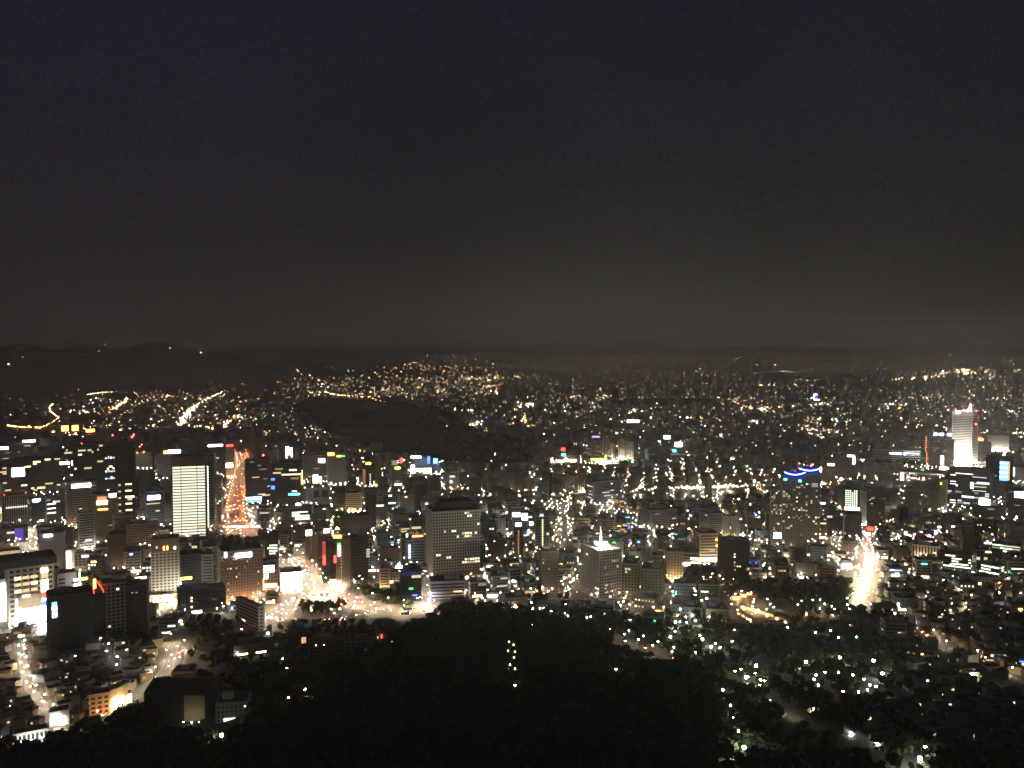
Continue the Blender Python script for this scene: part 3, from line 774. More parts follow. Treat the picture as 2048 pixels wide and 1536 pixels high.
# dark glass towers behind
b = H('the dark twin glass tower', 'dark glass tower with scattered white lit office floors', 'office tower', 156, 236, 890, 1000, 44, 5, 'glass', 'dark', 4, 3.4, .05, 'Y', 40)
for y in (916, 943, 957):
    for k in range(5):
        sign(b, 211 + k * 5.4, y + RND.uniform(-2, 2), 214.5 + k * 5.4, y + 3.2, 'cool_window' if k % 2 else 'bright_cool_window', 'lit_window', .3, .2)
beacons(b, [(168, 888), (230, 874)], 2)
b = H('the tallest dark tower', 'tallest dark tower of the downtown cluster with single lit windows down its edge', 'office tower', 236, 270, 884, 1050, 30, -5, 'glass', 'dark', 4.2, 3.6, .01, 'W', 8)
for k in range(7):
    sign(b, 238, 968 + 13 * k, 243, 971 + 13 * k, 'warm_window', 'lit_window', .3, .2); sign(b, 252, 967 + 13 * k, 265, 970 + 13 * k, 'bright_warm_window', 'lit_window', .3, .2)
beacons(b, [(239, 885), (269, 872), (266, 876)], 2)
b = H('the sloping roof glass tower', 'dark glass tower with a slanting white line of light under its roof', 'office tower', 122, 160, 892, 962, 30, 4, 'glass', 'dark', p=.03, pal='G', limit=14)
sign(b, 130, 904, 157, 907, 'white_window', 'lit_strip')
b = H('the magenta screen tower', 'dark tower carrying a blazing pinkish white screen', 'office tower', 6, 62, 922, 996, 30, 3, 'glass', 'dark', p=.04, pal='Y', limit=18)
sign(b, 24, 936, 50, 953, 'pink_sign', 'wall_screen')
b = H('the corner sign tower', 'dark glass tower with a white corner sign and pale lit floors', 'office tower', 60, 116, 914, 992, 30, -4, 'glass', 'dark', p=.05, pal='Y', limit=24)
sign(b, 121, 926, 141, 931, 'white_sign'); sign(b, 145, 925, 149, 934, 'white_sign')
b = H('the flat roof sign block', 'grey downtown block with a flat white roof sign at the frame edge', 'office building', 0, 56, 892, 935, 30, 4, 'ribbon', 'grey', p=.03, pal='M', limit=14, name='office_building')
sign(b, 46, 882, 72, 886, 'white_sign'); sign(b, -4, 893, 17, 898, 'white_sign')
b = H('the orange lit hall', 'long far hall with orange glowing panels on its upper walls', 'hall', 122, 158, 848, 872, 40, 4, 'fin', 'tan', 5, 6, 0, name='office_building')
sign(b, 123, 851, 137, 862, 'orange_sign', 'glow_panel'); sign(b, 144, 851, 157, 862, 'orange_sign', 'glow_panel'); sign(b, 172, 860, 190, 866, 'orange_sign', 'glow_panel')  # orange floodlighting put into the panels' own glow
b = H('the red and white signed block', 'wide grey block with a red dot beside a long white roof sign', 'office tower', 318, 372, 908, 960, 34, 4, 'ribbon', 'grey', p=.02, pal='N', limit=8)
sign(b, 336, 900, 361, 907, 'bluewhite_sign'); sign(b, 328, 901, 336, 907, 'orange_sign')
b = H('the white strip block', 'dark block under one long white strip sign', 'office tower', 414, 452, 892, 950, 30, 3, 'glass', 'dark', p=.02, pal='W', limit=8)
sign(b, 417, 889, 446, 893, 'white_sign')
b = H('the red topped tower', 'pale slim tower capped by a red strip and lit by a white orb', 'office tower', 453, 468, 890, 956, 24, 0, 'slot', 'pale', 3.6, 3.4, .01, 'W', 4)
sign(b, 453, 889, 467, 893, 'red_sign'); sign(b, 452, 926, 466, 935, 'screen_white', 'wall_screen')
floodlights(b, 2, 'sodium_lamp', 8, 1.5, 4)
b = H('the pale apartment group', 'pale downtown block with two lit lamps on its roof corners', 'apartment block', 272, 300, 906, 940, 26, 4, 'slot', 'pale', 3.4, 3.4, .02, 'O', 8, name='apartment_tower')
spots(b, [(275, 905), (288, 904), (280, 893), (284, 889)], 'orange_sign', 2.2)
b = H('the first avenue tower', 'dark tower right of the red lit avenue with a red roof light', 'office tower', 493, 540, 922, 1010, 34, 4, 'ribbon', 'dark', 3.8, 3.6, .02, 'M', 18)
beacons(b, [(528, 917), (529, 913)], 2.4); sign(b, 492, 994, 523, 998, 'white_sign'); sign(b, 494, 1001, 523, 1003, 'teal_sign'); sign(b, 524, 990, 540, 992.5, 'warm_window', 'lit_strip')
b = H('the second avenue tower', 'rounded dark tower with a lit floor band and an orange right edge', 'office tower', 545, 603, 928, 1014, 38, -4, 'glass', 'dark', 3.8, 3.6, .02, 'W', 18)
sign(b, 564, 948, 603, 950.5, 'bright_warm_window', 'lit_strip'); sign(b, 603, 946, 605.5, 970, 'orange_sign', 'edge_light'); sign(b, 579, 939, 594, 942, 'bright_white_window', 'lit_strip'); sign(b, 543, 956, 550, 960, 'blue_sign'); sign(b, 543, 971, 550, 978, 'blue_sign')
sign(b, 577, 987, 598, 991, 'cyan_sign'); sign(b, 584, 982, 594, 984, 'bright_white_window', 'lit_strip')
b = H('the white column pylon', 'slim pylon of white light columns behind the avenue towers', 'tower', 571, 585, 895, 926, 12, 0, 'fin', 'pale', 5, 4, 0, name='light_pylon', plant=False)
for x, y1 in ((572, 916), (575.5, 910), (579, 908), (582.5, 914)):
    sign(b, x, 893 if x < 578 else 896, x + 2.4, y1, 'white_sign', 'light_column')
b = H('the white orb office', 'grey office with a blazing white orb of light on its corner', 'office building', 606, 654, 912, 968, 34, 4, 'ribbon', 'grey', p=.02, pal='W', limit=10, name='office_building')
sign(b, 637, 918, 650, 926, 'screen_white', 'billboard'); sign(b, 626, 950, 636, 966, 'warm_sign', 'lit_shopfront'); sign(b, 638, 954, 643, 966, 'warm_sign', 'lit_shopfront')
b = H('the orange crowned tower', 'grey tower with an orange roof beacon and a green yellow strip sign', 'office tower', 655, 692, 914, 972, 32, 5, 'slot', 'grey', 3.6, 3.6, .008, 'D', 5)
sign(b, 656, 905, 669, 911, 'orange_sign', 'lit_crown'); sign(b, 674, 911, 689, 914, 'green_sign'); sign(b, 674, 911, 682, 914, 'yellow_sign', out=1.4)
b = H('the cyan dotted tower', 'dark slim tower with a column of cyan dots on its face', 'office tower', 726, 748, 928, 976, 24, 4, 'glass', 'dark', p=.01, pal='C', limit=3)
spots(b, [(740.5, 949 + 4.6 * k) for k in range(6)], 'cool_window', 2.6); sign(b, 726, 938, 731, 972, 'dim_orange_window', 'edge_light'); sign(b, 747, 963, 749, 972, 'orange_sign', 'edge_light'); sign(b, 732, 925, 742, 929, 'yellow_sign')
b = H('the yellow signed block', 'grey block with a pale screen on its roof and yellow strip sign', 'office building', 783, 804, 934, 984, 26, 4, 'slot', 'grey', 3.6, 3.6, .01, 'Y', 4, name='office_building')
sign(b, 784, 921, 796, 930, 'dim_white_window', 'roof_screen'); sign(b, 790, 934, 801, 938, 'yellow_sign'); sign(b, 800, 917, 806, 926, 'red_sign'); sign(b, 789, 967, 804, 971, 'bright_white_window', 'lit_strip')
b = H('the big framed screen', 'building fronted by a big dark screen in a blue lit frame', 'store', 822, 862, 914, 948, 26, 4, 'blank', 'grey', name='department_store')
sign(b, 829, 916, 855, 931, 'dusk_screen', 'wall_screen'); sign(b, 855, 913, 860, 928, 'screen_blue', 'frame_light'); sign(b, 822, 912, 842, 916, 'white_sign', 'frame_light'); sign(b, 822, 930, 829, 946, 'pink_sign'); sign(b, 831, 937, 844, 942, 'warm_sign'); sign(b, 845, 937, 866, 946, 'screen_white', 'billboard'); sign(b, 820, 943, 827, 950, 'violet_glow', 'violet_glow_panel')
b = H('the blue cube sign', 'small block with a bright blue cube sign on its roof', 'building', 863, 880, 928, 950, 20, 0, 'slot', 'grey', name='office_building', p=.02, pal='C', limit=3)
sign(b, 867, 917, 875, 926, 'screen_blue', 'cube_sign', 6).data.materials[0] = emit('cube_blue', (.10, .38, 1), 9, True)
b = H('the white and round lit block', 'pale block with a lit round window and white strip', 'office building', 889, 918, 945, 980, 24, 6, 'slot', 'pale', 3.6, 3.6, .01, 'C', 3, name='office_building')
spots(b, [(902, 963)], 'cool_window', 6); sign(b, 900, 952, 909, 954, 'bright_white_window', 'lit_strip')
# -- centre
b = H('the floodlit corner tower', 'tower with floodlights and a lit antenna on its roof', 'office tower', 1160, 1242, 1104, 1200, 46, 30, 'grid', 'pale', 3.7, 3.4, .02, 'N', 44)
for k, row in enumerate((1150, 1158, 1172, 1178, 1186)):
    for i in range(8):
        if RND.random() < .75:
            sign(b, 1207 + i * 3.4, row - i * .35, 1208.6 + i * 3.4, row + 1.5 - i * .35, 'bright_white_window' if k > 1 else 'white_window', 'window', .2, .1)
part('antenna', MB().tube([(0, 0, b.h), (0, 0, b.h + 9), (0, 0, b.h + 18), (0, 0, b.h + 26)], [2.2, 1.6, .7, .2], 6), 'floodlit_wall', b.root)
part('roof_plant_tower', MB().box(-6, 6, -5, 5, b.h + 1, b.h + 7), 'floodlit_wall', b.root)
for u in (-.36, -.02):
    part('roof_floodlight', MB().box(b.w * u - 1.6, b.w * u + 1.6, -b.d * .42, -b.d * .42 + 1, b.h + 3.2, b.h + 5.4), 'flood_lamp', b.root)
part('roof_floodlight', MB().box(4, 5, -7, -6, b.h + 1.6, b.h + 2.6), 'flood_lamp', b.root)
b = H('the white back wall', 'narrow white lit wall rising behind the floodlit corner tower', 'building', 1231, 1246, 1089, 1140, 14, 0, 'blank', 'white', name='office_building')
floodlights(b, 2, 'white_lamp', 6, 1.1, 2)
b = H('the dark brown tower', 'dark brown tower with small paired lit windows', 'office tower', 1080, 1116, 1106, 1186, 26, 5, 'slot', 'brown', 3.5, 3.4, 0)
for x, y in ((1087, 1119), (1090, 1119), (1087, 1126), (1094, 1138), (1098, 1138)):
    sign(b, x - .9, y - .8, x + .9, y + .8, 'bright_greenish_window', 'window', .2, .1)
b = H('the lamp column tower', 'bluegrey tower with one column of yellow lamp dots', 'office tower', 1070, 1098, 1034, 1102, 26, 4, 'glass', 'bluegrey', p=.02, pal='Y', limit=6)
spots(b, [(1085, 1040 + 4.4 * k) for k in range(13)], 'bright_yellow_window', 1.7); sign(b, 1079, 1028, 1087, 1033, 'cool_window', 'roof_screen')
b = H('the orange dotted tower', 'dark slim tower with two columns of orange dots', 'office tower', 1028, 1046, 1056, 1120, 22, 4, 'slot', 'dark', 3.4, 3.2, 0)
spots(b, [(1037, 1062 + 4 * k) for k in range(12)], 'orange_window', 1.2); spots(b, [(1034, 1063 + 8 * k) for k in range(6)], 'dim_orange_window', 1.2); sign(b, 1031, 1046, 1042, 1052, 'white_sign')
b = H('the white roof screens', 'block topped by two blazing white screens', 'office building', 1024, 1056, 1036, 1078, 24, 3, 'ribbon', 'grey', p=.01, pal='C', limit=4, name='office_building')
sign(b, 1025, 1025, 1040, 1033, 'screen_white', 'billboard'); sign(b, 1044, 1027, 1055, 1040, 'screen_white', 'billboard'); sign(b, 1059, 1044, 1066, 1050, 'white_sign')
b = H('the dark megablock slab', 'thin dark slab standing end on with one grey lit edge', 'apartment block', 1084, 1104, 950, 1004, 40, 22, 'ribbon', 'dark', p=.005, pal='D', limit=2, name='apartment_tower')
b = H('the striped megablock', 'pale striped megablock with a tan stair tower on its right', 'apartment block', 1132, 1156, 956, 988, 40, 26, 'ribbon', 'pale', 3.2, 4, .01, 'W', 4, name='apartment_tower')
b = H('the tan stair shaft', 'tan stair shaft rising over the striped megablock', 'tower', 1156, 1172, 948, 984, 16, 4, 'fin', 'tan', 4, 4, 0, name='stair_tower')
floodlights(b, 2, 'warm_lamp', 6, 1.4, 2)
b = H('the long dark megablock', 'long dark megablock of flats running away to the right with scattered lights', 'apartment block', 1170, 1242, 966, 1012, 30, 34, 'ribbon', 'grey', 3.2, 4, .05, 'C', 26, name='apartment_block')
b = H('the orange ribbon flats', 'small block of flats striped with orange lit galleries', 'apartment block', 1230, 1248, 1001, 1022, 20, 20, 'ribbon', 'brown', 3.4, 4, .5, 'O', 22, name='apartment_block')
b = H('the second orange ribbon flats', 'narrow block with orange galleries right of its larger twin', 'apartment block', 1251, 1264, 1009, 1028, 18, 20, 'ribbon', 'brown', 3.4, 4, .5, 'O', 16, name='apartment_block')
b = H('the middle megablock', 'grey ribbed megablock of flats left of the twin ended slab', 'apartment block', 1286, 1352, 1024, 1062, 26, 32, 'ribbon', 'grey', 3.2, 4, .02, 'M', 12, name='apartment_block')
b = H('the twin ended slab', 'long dim megablock ending in two pale narrow gables', 'apartment block', 1400, 1446, 1030, 1070, 26, 30, 'ribbon', 'grey', 3.2, 4, .03, 'M', 14, name='apartment_block')
for x0, x1, l in ((1445, 1459, 'left pale gable tower ending the long dim megablock'), (1463, 1478, 'right pale gable tower ending the long dim megablock')):
    b = H('the ' + l.split(' ending')[0], l, 'apartment tower', x0, x1, 1035, 1084, 16, 4, 'slot', 'pale', 3.4, 3.6, .06, 'D', 8, name='apartment_tower')
    floodlights(b, 1, 'warm_lamp', 6, 1.3, 2)
b = H('the coloured dot tower', 'dark rounded tower pricked with red, blue and green light dots', 'tower', 1231, 1248, 934, 986, 24, 0, 'glass', 'dark', name='light_tower')
for k in range(11):
    for i in range(6):
        px, py = 1232.5 + i * 2.8, 948 + k * 3.4
        if RND.random() < .7:
            sign(b, px - .7, py - .7, px + .7, py + .7, 'dot_blue' if 'dot_blue' in MATS and 1 < (i + k) % 9 < 5 else 'dot_red' if 'dot_red' in MATS else emit('dot_red', (1, .22, .12), 1.6).name, 'light_dot', .3, .3)
        if 'dot_blue' not in MATS: emit('dot_blue', (.12, .6, .75), 1.4)
b = H('the cream window tower', 'cream tower with four white windows lit near its top', 'office tower', 1330, 1364, 1106, 1162, 22, 8, 'slot', 'cream', 3.6, 3.8, 0)
for k in range(4):
    sign(b, 1338.5 + 4.2 * k, 1116, 1341 + 4.2 * k, 1118.4, 'bright_white_window', 'window', .2, .1)
floodlights(b, 2, 'warm_lamp', 8, 1.2, 2)
b = H('the cream balcony block', 'cream block of deep ribbons with a glowing white entrance', 'office building', 1386, 1434, 1070, 1128, 32, 18, 'ribbon', 'cream', 4.2, 4, .01, 'W', 5, name='office_building')
sign(b, 1396, 1117, 1432, 1122, 'warm_sign', 'lit_entrance'); spots(b, [(1432, 1080), (1433, 1092)], 'orange_sign', 2.4)
floodlights(b, 4, 'forecourt_lamp', 9, 1.0, 2)
b = H('the cream wing', 'low cream wing with glowing white strips left of the cream balcony block', 'office building', 1362, 1398, 1108, 1132, 20, 4, 'ribbon', 'cream', 4, 4, 0, name='office_building')
sign(b, 1381, 1116, 1398, 1119, 'warm_sign', 'lit_strip'); sign(b, 1381, 1124, 1400, 1126, 'warm_sign', 'lit_strip'); sign(b, 1368, 1125, 1380, 1131, 'screen_white', 'billboard'); sign(b, 1367, 1131, 1371, 1138, 'red_sign')
b = H('the dark stacked tower', 'dark tower with a broken column of warm lit windows', 'office tower', 1436, 1496, 1086, 1164, 32, 4, 'glass', 'dark', p=.002, pal='D', limit=2)
for x, y, m in ((1469, 1109, 'bright_warm_window'), (1469, 1114, 'bright_warm_window'), (1469, 1125, 'orange_window'), (1469, 1131, 'dim_white_window'), (1475, 1133, 'bright_warm_window'), (1480, 1133, 'bright_warm_window'), (1497, 1137, 'warm_window'), (1470, 1140, 'yellow_window')):
    sign(b, x - 1.6, y - 1.4, x + 1.6, y + 1.4, m, 'window', .2, .1)
b = H('the olive lit block', 'olive grey block with scattered green white windows', 'office building', 1243, 1280, 1130, 1196, 28, -8, 'grid', 'olive', 3.6, 3.8, .10, 'G', 22, name='office_building')
b = H('the unlit olive block', 'unlit olive grey block right of the scattered window block', 'office building', 1282, 1328, 1142, 1202, 30, -6, 'slot', 'olive', 3.6, 3.8, .004, 'D', 3, name='office_building')
b = H('the long terrace', 'low terrace with a slanting row of small lit windows by the dark wood', 'building', 1262, 1320, 1200, 1226, 20, -18, 'slot', 'brown', 3.6, 3.8, .14, 'Y', 14, name='office_building')
# -- right
for (x0, x1, yt, yb, l, sh) in ((1540, 1562, 980, 1078, 'left narrow flats tower beside the blue crowned group', 'the narrow flats tower'), (1563, 1588, 952, 1096, 'tower under the lower blue arc with columns of orange windows', 'the lower arc tower'),
                                (1589, 1608, 956, 1092, 'slim tower between the two blue arcs', 'the slim middle tower'), (1609, 1637, 950, 1086, 'tower under the upper blue arc with a pale roof box', 'the upper arc tower')):
    b = H(sh, l, 'apartment tower', x0, x1, yt, yb, 26, 4, 'grid', 'grey', 3.2, 3.4, .16, 'W', 80, name='apartment_tower', run=1)
    if 'arcs' not in l and 'arc' in l:
        a0, a1, ya, sag = ((1567, 1608, 944, 4) if 'lower' in l else (1596, 1637, 937, 3.5))
        pts = []
        for k in range(13):
            f = k / 12
            u, z = loc(b, a0 + (a1 - a0) * f, ya + sag * 4 * f * (1 - f) - f * 0.6 + (1 - f) * .3)
            pts.append((u, -b.d / 2 - 2 - 5 * math.sin(math.pi * f), z))
        part('light_arc', MB().tube(pts, .8, 6), emit('arc_blue' + sh[4:6], (.30, .50, 1), 7, True).name, b.root)
        part('crown', MB().box(pts[0][0], pts[-1][0], -b.d / 2 - 1, b.d / 2 - 3, b.h + .5, pts[0][2] - 1), 'bluegrey_wall', b.root)
        part('blue_glow_panel', MB().box(pts[0][0], pts[-1][0], -b.d / 2 - 1.6, -b.d / 2 - 1.1, min(p_[2] for p_ in pts) - 5, pts[0][2] + 2), emit('crown_glow' + sh[4:6], (.01, .02, .55), .9, True).name, b.root)  # blue wash of light on the crown put into an added glowing panel
        if 'lower' in l:
            beacons(b, [(1590, 945)], 1.4)
            for px, py in ((1569, 959), (1598, 961)):
                sign(b, px - 3, py - 2, px + 3, py + 2, 'cyan_sign', 'roof_sign')
        else:
            beacons(b, [(1597, 930), (1621, 934)], 1.6); sign(b, 1622, 966, 1634, 974, 'dim_white_window', 'roof_box')
            sign(b, 1638, 934, 1641, 943, 'white_sign')
b = H('the glowing grid tower', 'tower with a greenish white glowing window grid above a blazing roof sign', 'office tower', 1688, 1722, 980, 1036, 24, -3, 'grid', 'dark', 3.6, 3.4, 0)
for k in range(b.nf):
    for i in range(b.nb):
        if .12 < (i + .5) / b.nb < .8 and k / b.nf > .32 and RND.random() < .96:
            window(b, 'front', (i + .5) * b.bw, (k + .5) * b.fh, b.bw - b.pw, b.fh * .58, 'bright_greenish_window')
sign(b, 1689, 1015, 1720, 1020, 'screen_white'); sign(b, 1697, 1013, 1708, 1023, 'screen_white', out=1.4)
b = H('the pale green edge tower', 'slim pale green lit edge tower beside the glowing grid tower', 'office tower', 1720, 1732, 982, 1052, 22, 0, 'blank', 'pale')
sign(b, 1720, 1048, 1736, 1052, 'cool_window', 'lit_strip').data.materials[0] = MATS['white_sign']
floodlights(b, 2, 'park_lamp', 7, 1.4, 3)
b = H('the pinpoint window flats', 'dark flats dotted with many tiny pale windows', 'apartment tower', 1734, 1766, 980, 1054, 24, 4, 'slot', 'dark', 3.2, 3, .22, 'N', 70, name='apartment_tower', run=1)
b = H('the sign topped flats', 'brown flats with a white hooked sign on the roof corner', 'apartment tower', 1668, 1710, 912, 962, 30, 4, 'slot', 'brown', 3.4, 3.2, .05, 'O', 26, name='apartment_tower', run=1)
sign(b, 1694, 910, 1708, 913, 'white_sign'); sign(b, 1705, 913, 1709, 928, 'white_sign')
b = H('the brown flats cluster', 'brown flats with pink white sign strip left of the hooked sign flats', 'apartment tower', 1642, 1668, 918, 970, 28, 4, 'slot', 'brown', 3.4, 3.2, .04, 'O', 20, name='apartment_tower', run=1)
sign(b, 1655, 927, 1668, 931, 'pink_sign')
b = H('the olive banded tower', 'olive tower with fine ribbons and a lighter green right face', 'office tower', 1854, 1876, 964, 1026, 24, 6, 'ribbon', 'olive', 3.3, 4, .006, 'W', 3)
b = H('the pale olive end', 'pale olive end wing with a yellow lamp on top', 'office tower', 1876, 1892, 962, 1024, 22, -4, 'ribbon', 'cream', 3.3, 4, 0)
spots(b, [(1881, 967)], 'yellow_sign', 2.6); floodlights(b, 2, 'park_lamp', 6, 1.3, 3)
b = H('the curved glass tower', 'broad curved glass tower with white lit floor bands and dark trees on its roof', 'office tower', 1900, 1974, 950, 1018, 44, -8, 'glass', 'bluegrey', 4, 3.6, .05, 'C', 40)
for x0, x1, ys in ((1900, 1911, (952, 965, 970, 1003, 1008)), (1910, 1945, (948,)), (1944, 1972, (953, 966, 972, 980, 994))):
    for y in ys:
        sign(b, x0, y, x1, y + 1.6, 'white_window' if x0 > 1940 else 'bright_white_window', 'lit_strip', .3, .2)
sign(b, 1941, 965, 1946, 977, 'white_sign', 'edge_light')
part('roof_storey', MB().box(-b.w * .4, b.w * .45, -b.d * .35, b.d * .35, b.h + 1, b.h + 11), 'brown_wall', b.root)
b = H('the white orb building', 'low dark building bearing a blazing yellow white orb on its roof', 'building', 1952, 2000, 1012, 1040, 26, 3, 'glass', 'dark', name='office_building', p=.01, pal='D', limit=4)
sign(b, 1958, 999, 1979, 1010, 'warm_sign', 'stadium_light').data.materials[0] = emit('orb_light', (1, .96, .66), 40, True)
b = H('the blue screen tower', 'dark tower with a bright blue banded screen on its left', 'office tower', 1976, 2018, 916, 1000, 34, 4, 'glass', 'dark', p=.01, pal='D', limit=6)
for k in range(8):
    sign(b, 1999, 924.5 + 4.6 * k, 2013, 926.8 + 4.6 * k, 'cyan_sign' if k % 2 else 'white_sign', 'screen_band', .3, .9)
sign(b, 1998, 922, 2014, 961, 'blue_sign', 'wall_screen', .3, .5)
sign(b, 2014, 922, 2018, 960, 'warm_window', 'edge_light')
b = H('the white sign block', 'block at the frame edge under a blazing white tilted sign', 'building', 2018, 2070, 992, 1040, 34, 4, 'slot', 'dark', p=.02, pal='O', limit=8, name='office_building')
sign(b, 2028, 984, 2068, 996, 'screen_white', 'billboard')
b = H('the white lit panel block', 'grey block with one tall white lit panel left of the frame edge', 'building', 2018, 2066, 934, 968, 30, 3, 'blank', 'grey', name='office_building')
sign(b, 2021, 936, 2028, 953, 'white_sign', 'lit_panel')
b = H('the floodlit skyscraper', 'tallest white floodlit skyscraper with a lit spire and red roof lights', 'skyscraper', 1907, 1938, 824, 938, 30, 0, 'ribbon', 'floodlit', 4.2, 5, 0, name='skyscraper', plant=False)
part('crown_band', MB().box(-b.w / 2 - .9, b.w / 2 + .9, -b.d / 2 - .9, b.d / 2 + .9, b.h * .93, b.h + 2.5), 'floodlit_wall', b.root)
u, z = loc(b, 1938, 806)
part('spire', MB().tube([(u, 0, b.h), (u + .6, 0, b.h + (z - b.h) * .5), (u + .9, 0, z - 4), (u + 1, 0, z)], [6, 3.6, 1.4, .3], 8), 'white_wall', b.root)
part('spire_light', MB().box(u - 7, u - 5, -11, -9.5, b.h + 3, b.h + 4.5), 'sky_spot' if 'sky_spot' in MATS else emit('sky_spot', (1, .95, .85), 9000, True).name, b.root)
sign(b, 1909, 822.5, 1918, 827, 'white_sign', out=1.2)
beacons(b, [(1909, 820), (1925, 820), (1950, 822), (1908, 846), (1935, 848), (1950, 848)], 2.4)
floodlights(b, 6, 'sky_flood', 13, 1.6, 3) if 'sky_flood' in MATS else (emit('sky_flood', (1, .94, .82), 30000, True), floodlights(b, 6, 'sky_flood', 13, 1.6, 3))
b = H('the skyscraper rear wing', 'rear wing of white stone standing behind the floodlit skyscraper', 'skyscraper', 1936, 1952, 828, 932, 22, 0, 'ribbon', 'floodlit', 4.2, 5, 0, name='skyscraper', plant=False)
floodlights(b, 3, 'flood_lamp', 9, 1.5, 3)
for x0, x1, yt, yb, l, sh in ((1843, 1858, 872, 934, 'brown tower with one thin orange stripe of light', 'the orange striped tower'), (1859, 1878, 876, 938, 'brown slim flats second left of the skyscraper', 'the brown slim flats'), (1880, 1904, 880, 940, 'tower capped by three white roof lights left of the skyscraper', 'the three lamp tower')):
    b = H(sh, l, 'apartment tower', x0, x1, yt, yb, 24, 3, 'fin', 'brown', 3.4, 3.4, .05, 'D', 20, name='apartment_tower')
    if 'stripe' in l: spots(b, [(1851 + (k > 8) * 2, 874 + 3.4 * k) for k in range(17)], 'orange_sign', 1.2)
    if 'three' in l:
        for xx in (1866, 1877, 1893):
            sign(b, xx, 867, xx + (9 if xx > 1870 else 8), 871.5, 'bluewhite_sign')
        sign(b, 1881, 912, 1887, 930, 'warm_sign', 'lit_strip'); sign(b, 1880, 933, 1893, 943, 'screen_white', 'billboard')
b = H('the pale lit cube', 'pale lit cube of a building right of the floodlit skyscraper', 'building', 1980, 2012, 872, 904, 30, 3, 'blank', 'pale', name='office_building')
floodlights(b, 3, 'flood_lamp', 8, 1.4, 3)
b = H('the red signed roof', 'dark block with red script signs between skyscraper and pale cube', 'building', 1952, 1978, 886, 912, 26, 3, 'slot', 'dark', p=.03, pal='W', limit=6, name='office_building')
sign(b, 1952, 874, 1964, 878, 'red_sign'); sign(b, 1953, 877, 1966, 881, 'orange_sign')
b = H('the long white lit mall', 'long low mall with a white strip of lights along its upper wall', 'shopping centre', 1754, 1846, 902, 926, 34, 2, 'ribbon', 'white', 5, 8, 0, name='shopping_centre')
sign(b, 1780, 906, 1803, 908.5, 'white_sign'); spots(b, [(1810, 907)], 'bluewhite_sign', 4); spots(b, [(1816 + 3 * k, 906) for k in range(8)], 'bluewhite_sign', 1.6)
floodlights(b, 5, 'white_lamp', 8, 1.2, 3)
b = H('the white framed court', 'low flat court with a row of dim white squares along its edge', 'building', 1806, 1874, 946, 962, 24, 3, 'grid', 'pale', 4, 4.4, .3, 'N', 24, name='office_building')
sign(b, 1801, 949, 1807, 966, 'warm_sign', 'lit_corner'); sign(b, 1843, 938, 1847, 941, 'green_sign')
b = H('the white colonnade', 'low hall with a white lit colonnade front', 'hall', 1829, 1874, 1093, 1116, 18, -3, 'fin', 'white', 7, 4, 0, name='colonnade_hall')
spots(b, [(1841, 1108), (1852, 1109), (1870, 1104)], 'warm_sign', 1.2); floodlights(b, 4, 'warm_lamp', 5, .8, 1)
b = H('the lit classroom block', 'low block with rows of bright yellow white classroom windows', 'school', 1884, 1938, 1110, 1136, 20, -4, 'ribbon', 'brown', 3.8, 4, .45, 'B', 26, name='school_building')
b = H('the slanting lit wing', 'low dark wing with one slanting row of white windows', 'school', 1962, 2002, 1132, 1150, 14, -20, 'ribbon', 'brown', 3.8, 4, .5, 'B', 12, name='school_building')
b = H('the far green lit school', 'low dark school with green white windows near the frame edge', 'school', 1990, 2036, 1090, 1106, 14, -6, 'ribbon', 'brown', 3.8, 4, .4, 'G', 12, name='school_building')
# -- distant landmarks
b = H('the purple roofed flats', 'far tower group topped by a thin purple line', 'apartment tower', 1182, 1204, 874, 922, 30, 4, 'fin', 'tan', 3.4, 4, .05, 'D', 14, name='apartment_tower')
sign(b, 1184, 872, 1199, 875, 'violet_glow', 'roof_light_line').data.materials[0] = emit('violet_line', (.4, .25, 1), 3, True)
for x0, x1, yt, l in ((1166, 1181, 886, 'far narrow flats with two white lamps on the roof'), (1206, 1219, 878, 'far pale flats beside the purple roofed flats'), (1219, 1228, 890, 'far slim cream tower lit from its foot'), (1236, 1250, 880, 'far dim flats right of the cream slim tower'), (1252, 1266, 884, 'far dim flats second right of the cream slim tower')):
    b = H('the ' + l, l, 'apartment tower', x0, x1, yt, 922, 26, 4, 'fin', 'cream' if 'cream' in l else 'tan', 3.4, 4, .05, 'D', 12, name='apartment_tower')
    if 'lamps' in l: spots(b, [(1167, 890), (1173, 891)], 'bright_cool_window', 3)
    if 'cream' in l: floodlights(b, 2, 'flood_lamp', 8, 1.4, 3)
b = H('the white glow market', 'far low market row glowing yellow white along the ground', 'market', 1172, 1224, 918, 930, 30, 3, 'slot', 'cream', 5, 6, 0, name='market_hall')
sign(b, 1182, 917, 1212, 921, 'yellow_sign'); sign(b, 1198, 922, 1222, 928, 'warm_sign', 'lit_shopfront'); sign(b, 1210, 910, 1213, 928, 'yellow_sign', 'lit_mast')
b = H('the pink market row', 'far low row lit white and pink left of the yellow market', 'market', 1112, 1156, 912, 928, 30, 3, 'slot', 'cream', 5, 6, 0, name='market_hall')
sign(b, 1128, 919, 1152, 923, 'warm_sign', 'lit_shopfront'); sign(b, 1123, 907, 1131, 912, 'cyan_sign'); sign(b, 1122, 896, 1130, 902, 'red_sign'); sign(b, 1117, 921, 1126, 926, 'warm_sign', 'lit_shopfront')
b = H('the far stadium light', 'far dark hall under a wide blazing white stadium light', 'hall', 1246, 1284, 846, 862, 60, 2, 'blank', 'grey', name='market_hall')
sign(b, 1254, 840, 1278, 845, 'screen_white', 'stadium_light')
b = H('the far white orb', 'far block topped with a blazing round white light', 'building', 1344, 1370, 894, 912, 40, 2, 'slot', 'grey', name='office_building')
